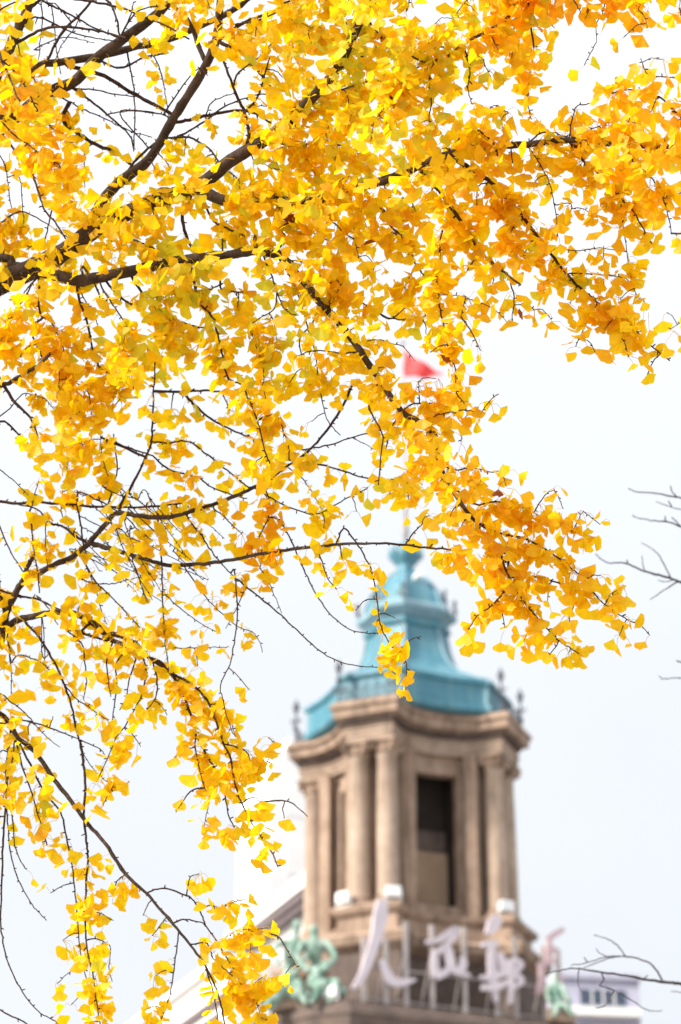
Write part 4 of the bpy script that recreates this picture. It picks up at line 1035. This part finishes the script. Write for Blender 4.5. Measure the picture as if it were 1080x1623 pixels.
def inside(px, py, poly):
    x, y = poly[:, 0], poly[:, 1]; x2, y2 = np.roll(x, -1), np.roll(y, -1)
    r = np.zeros(px.shape, bool)
    for a, b, c, d in zip(x, y, x2, y2):
        if b == d: continue
        r ^= ((b > py) != (d > py)) & (px < (c - a) * (py - b) / (d - b) + a)
    return r
def try_leaf(limb, base, outd, force=False):
    out = outd + FWD * .22 + rng.normal(scale=.35, size=3); out /= np.linalg.norm(out)
    pl_ = rng.uniform(.018, .048)
    hang = np.array([0, 0, -1.0])
    p1 = base + out * pl_ * .6; p2 = p1 + (out * .5 + hang * .6) * pl_ * .6
    b = out * .55 + hang * rng.uniform(.1, 1.3) + rng.normal(scale=.5, size=3); b /= np.linalg.norm(b)
    ref = np.array([0, 0, 1.0]) * rng.uniform(.1, .8) - FWD * rng.uniform(.1, 1.1) + rng.normal(scale=.6, size=3)
    n = ref - (ref @ b) * b; n /= np.linalg.norm(n); x = np.cross(b, n)
    Rl = np.clip(rng.normal(.0345, .0075), .018, .053)
    V, A = TEMPL[rng.integers(len(TEMPL))]
    P = p2 + Rl * (V[:, :1] * x + V[:, 1:2] * b + V[:, 2:3] * n)
    q = P[OUTL] - CAM; f = q @ FWD
    ox, oy = 540 + FPX * (q @ RGT) / f, 811.5 - FPX * (q @ UPV) / f
    poly = np.stack([(ox - OX) / SC, (oy - OY) / SC], 1)
    x0, y0 = np.floor(poly.min(0)).astype(int); x1, y1 = np.ceil(poly.max(0)).astype(int)
    if x0 < 0 or y0 < 0 or x1 >= W_ or y1 >= H_: return False
    gx, gy = np.meshgrid(np.arange(x0, x1 + 1), np.arange(y0, y1 + 1))
    mk = inside(gx + .5, gy + .5, poly)
    if not mk.any(): return False
    yy, xx = gy[mk], gx[mk]
    t = Ts[yy, xx]; tc_ = TG[yy // CELL, xx // CELL]; cv = CG[yy // CELL, xx // CELL]
    if NO[yy, xx].mean() > .12: return False
    if (tc_ < .05).mean() > .22 or t.mean() < .07: return False
    dfc = (tc_ - cv).mean()
    new = (~COV[yy, xx]).mean()
    if dfc < .01: return False
    if tc_.mean() > .9:
        if new < .25 and rng.random() < .55: return False
    elif new < .5 and rng.random() < .45: return False
    COV[yy, xx] = True
    for cy in range(y0 // CELL, y1 // CELL + 1):
        for cx in range(x0 // CELL, x1 // CELL + 1):
            CG[cy, cx] = COV[cy * CELL:(cy + 1) * CELL, cx * CELL:(cx + 1) * CELL].mean()
    L = leaves[limb]; c = leaf_colour(ox.mean(), oy.mean()); c = c * rng.uniform(.92, 1.04)
    base_i = L['n']
    L['v'].append(P); L['c'].append(np.c_[np.tile(c, (len(P), 1)), A]); L['t3'].append(LF3 + base_i); L['t4'].append(LF4 + base_i); L['n'] += len(P)
    # petiole: a thin three sided stalk
    pts = [base, p1, p2]; ring_ = []
    side = np.cross(out, [.3, .1, 1]); side /= np.linalg.norm(side); up2 = np.cross(out, side)
    for p in pts:
        for k in range(3):
            a = 2.094 * k; ring_.append(p + .00075 * (math.cos(a) * side + math.sin(a) * up2))
    b2 = L['n']; L['v'].append(np.array(ring_)); L['c'].append(np.c_[np.tile(c * [.8, .85, 1], (9, 1)), np.full(9, .5)])
    L['t4'].append(np.array([(b2 + r * 3 + k, b2 + r * 3 + (k + 1) % 3, b2 + r * 3 + 3 + (k + 1) % 3, b2 + r * 3 + 3 + k) for r in range(2) for k in range(3)])); L['n'] += 9
    return True
NT0 = S_n; n_leaf = 0; n_twig = 0; fails = np.zeros_like(TG)
for it in range(26000):
    defi = TG - CG - .02 - .006 * fails
    defi = np.where(defi > 0, defi, 0)
    tot = defi.sum()
    if tot < .6: break
    if it % 20 == 0: pcum = np.cumsum(defi.ravel()); 
    ci = np.searchsorted(pcum, rng.random() * pcum[-1]); ci = min(ci, TG.size - 1); cy, cx = divmod(ci, TG.shape[1])
    if defi[cy, cx] <= 0: continue
    px = np.array([OX + (cx + rng.random()) * 45, OY + (cy + rng.random()) * 45 - rng.uniform(4, 24)])
    d2 = ((S_xy[:S_n] - px) ** 2).sum(1)
    d2s = np.where(S_ok[:S_n], d2, d2 * 3 + 200)
    j = d2s.argmin(); d = math.sqrt(d2[j])
    if (d < 24 or (d < 34 and rng.random() < .5)) and not (S_r[j] > 7 and rng.random() < .8):
        xy, D, limb = S_xy[j], S_D[j], S_l[j]
    elif d < 260:
        # grow a short twig from the nearest wood that lies above or to the side
        k = np.argsort(d2s)[:60]
        dv = px - S_xy[k]; ln = np.linalg.norm(dv, axis=1) + 1; score = ln * (1.25 - .35 * dv[:, 1] / ln); j = k[score.argmin()]; d = math.sqrt(d2[j])
        limb = S_l[j]; D0_ = S_D[j]; D = np.clip(D0_ + rng.normal(scale=.10 + d * .0012) - (abs(rng.normal(scale=.18)) + .03 if S_r[j] > 7 else 0), 6.3, 8.8)
        a, e = S_xy[j], px; mid = (a + e) / 2 + np.array([rng.normal(scale=.08), -.10 - abs(rng.normal(scale=.08))]) * d
        w = min(2.6, S_r[j] * .8 + .3) if d < 60 else 3
        branch(limb, [a, mid, e], max(w, 1.6), 1.3, D0_, D, spurs=d > 30, sub=4, wob=.7, parent=S_f[j], auto=True); n_twig += 1
        xy = px
    else: continue
    base = at_depth(xy[0], xy[1], D)
    ok = 0
    az = rng.uniform(0, 6.28)
    for q in range(rng.integers(2, 6)):
        a = az + q * 1.9 + rng.normal(scale=.4); o = np.array([math.cos(a), math.sin(a), rng.uniform(-.7, .45)])
        ok += try_leaf(limb, base + rng.normal(scale=.004, size=3), o)
    n_leaf += ok
    if not ok: fails[cy, cx] += 1
print('LEAVES', n_leaf, 'TWIGS', n_twig, 'samples', S_n, 'deficit', round(float(tot), 2), 'iter', it)

for li in range(NL_):
    host = wood[li]
    b_ = host.build('branch', M['bark'], tree, True, recalc=False)
    for l_, mb_, au in TW:
        if l_ == li:
            o = mb_.build('twigs' if au else 'twig', M['twig'], b_, True, recalc=False)
            if au: o['kind'] = 'stuff'
    L = leaves[li]
    if L['n']:
        v = np.vstack(L['v']); c = np.vstack(L['c']); t3 = np.vstack(L['t3']); t4 = np.vstack(L['t4'])
        me = bpy.data.meshes.new('leaves'); me.vertices.add(len(v)); me.vertices.foreach_set('co', v.ravel())
        nl = len(t3) * 3 + len(t4) * 4; me.loops.add(nl); me.loops.foreach_set('vertex_index', np.r_[t3.ravel(), t4.ravel()].astype(np.int32))
        me.polygons.add(len(t3) + len(t4))
        st = np.r_[np.arange(len(t3)) * 3, len(t3) * 3 + np.arange(len(t4)) * 4].astype(np.int32)
        me.polygons.foreach_set('loop_start', st)
        me.update(calc_edges=True); me.validate()
        at = me.color_attributes.new('leafcol', 'FLOAT_COLOR', 'POINT'); at.data.foreach_set('color', c.astype(np.float32).ravel())
        link('leaves', me, M['leaf'], b_, True)

# --- the bare tree at the right
BD = 11.5; bt = at_depth(1330, 900, BD); 
bare = empty('bare_tree', (bt[0], bt[1], .135), 'leafless tree with thin dark twigs reaching in at the right edge', 'tree')
m = MB(); m.tube([(bt[0] + .05 * math.sin(z), bt[1] + .04 * math.cos(z * 1.3), z) for z in np.linspace(.1, 8.5, 24)], np.linspace(.16, .03, 24), 14); m.build('trunk', M['bark'], bare, True)
S_n = 0
NL2 = 0
wood = []; TW = []; AUTO = {}
def bb(pts, w0, w1, D=None, D1=None):
    if D is not None: wood.append(MB())
    branch(len(wood) - 1, pts, w0 * .8, w1 * .8, D, D1, spurs=False, wob=.8)
bb([(1330, 1010), (1200, 950), (1085, 924), (1074, 921), (1050, 913), (1020, 905), (992, 893), (962, 891), (944, 878)], 12, 1.8, BD, 11)
bb([(1062, 915), (1046, 882), (1031, 868), (1017, 860)], 3, 1.6)
bb([(1075, 922), (1052, 936), (1031, 950)], 3, 1.8)
bb([(1021, 905), (1019, 894), (1018, 881)], 2.6, 1.6); bb([(995, 894), (994, 888)], 3, 3); bb([(1066, 921), (1052, 922), (1043, 919)], 2, 1.5)
bb([(1330, 900), (1200, 830), (1085, 791), (1070, 788), (1042, 782), (1012, 780), (996, 774)], 9, 1.8, BD, 11); bb([(1071, 788), (1065, 778), (1063, 770)], 3, 2)
bb([(1160, 812), (1085, 808), (1062, 803), (1040, 795)], 3, 1.6); bb([(1065, 803), (1060, 794)], 3, 2)
bb([(1330, 930), (1200, 865), (1085, 836), (1062, 828), (1032, 825), (1006, 819), (1004, 816)], 9, 1.8, BD, 11); bb([(1057, 827), (1054, 818)], 3, 2); bb([(1078, 835), (1072, 826), (1065, 820)], 3, 2)
bb([(1330, 1130), (1200, 1090), (1085, 1075), (1052, 1076), (1045, 1071)], 7, 1.6, BD, 11); bb([(1130, 1080), (1085, 1052), (1073, 1047)], 3, 2.5)
bb([(1330, 1640), (1200, 1590), (1085, 1561), (1060, 1557), (1022, 1552), (992, 1546), (956, 1541), (912, 1535), (890, 1538), (864, 1543)], 12, 2, BD, 10.8)
bb([(1054, 1554), (1036, 1531), (1012, 1519), (986, 1516), (962, 1520), (936, 1530), (925, 1534)], 4, 1.8)
bb([(990, 1516), (976, 1496), (962, 1488), (942, 1482)], 2.6, 1.8); bb([(965, 1517), (950, 1510), (945, 1503)], 2, 1.4); bb([(985, 1517), (960, 1517), (935, 1525), (905, 1530)], 2.6, 1.8); bb([(932, 1524), (926, 1517)], 2.6, 1.8)
bb([(957, 1542), (957, 1553), (950, 1562)], 3, 2.5); bb([(950, 1562), (972, 1569), (996, 1582), (1022, 1599), (1038, 1603), (1050, 1602)], 2.6, 1.6)
bb([(917, 1536), (916, 1556), (919, 1566), (926, 1576)], 2.4, 1.4); bb([(962, 1592), (950, 1597), (945, 1598)], 3, 2)
bb([(1160, 1590), (1085, 1574), (1064, 1571)], 3, 1.6); bb([(1022, 1553), (1027, 1546)], 3, 2)
for wi, wq in enumerate(wood):
    fs = [f for l_, f, _ in TW if l_ == wi]
    if not wq.v: wq = fs.pop(0)
    k = wq.build('branch', M['bare_bark'], bare, True, recalc=False)
    for f in fs: f.build('twig', M['bare_bark'], k, True, recalc=False)
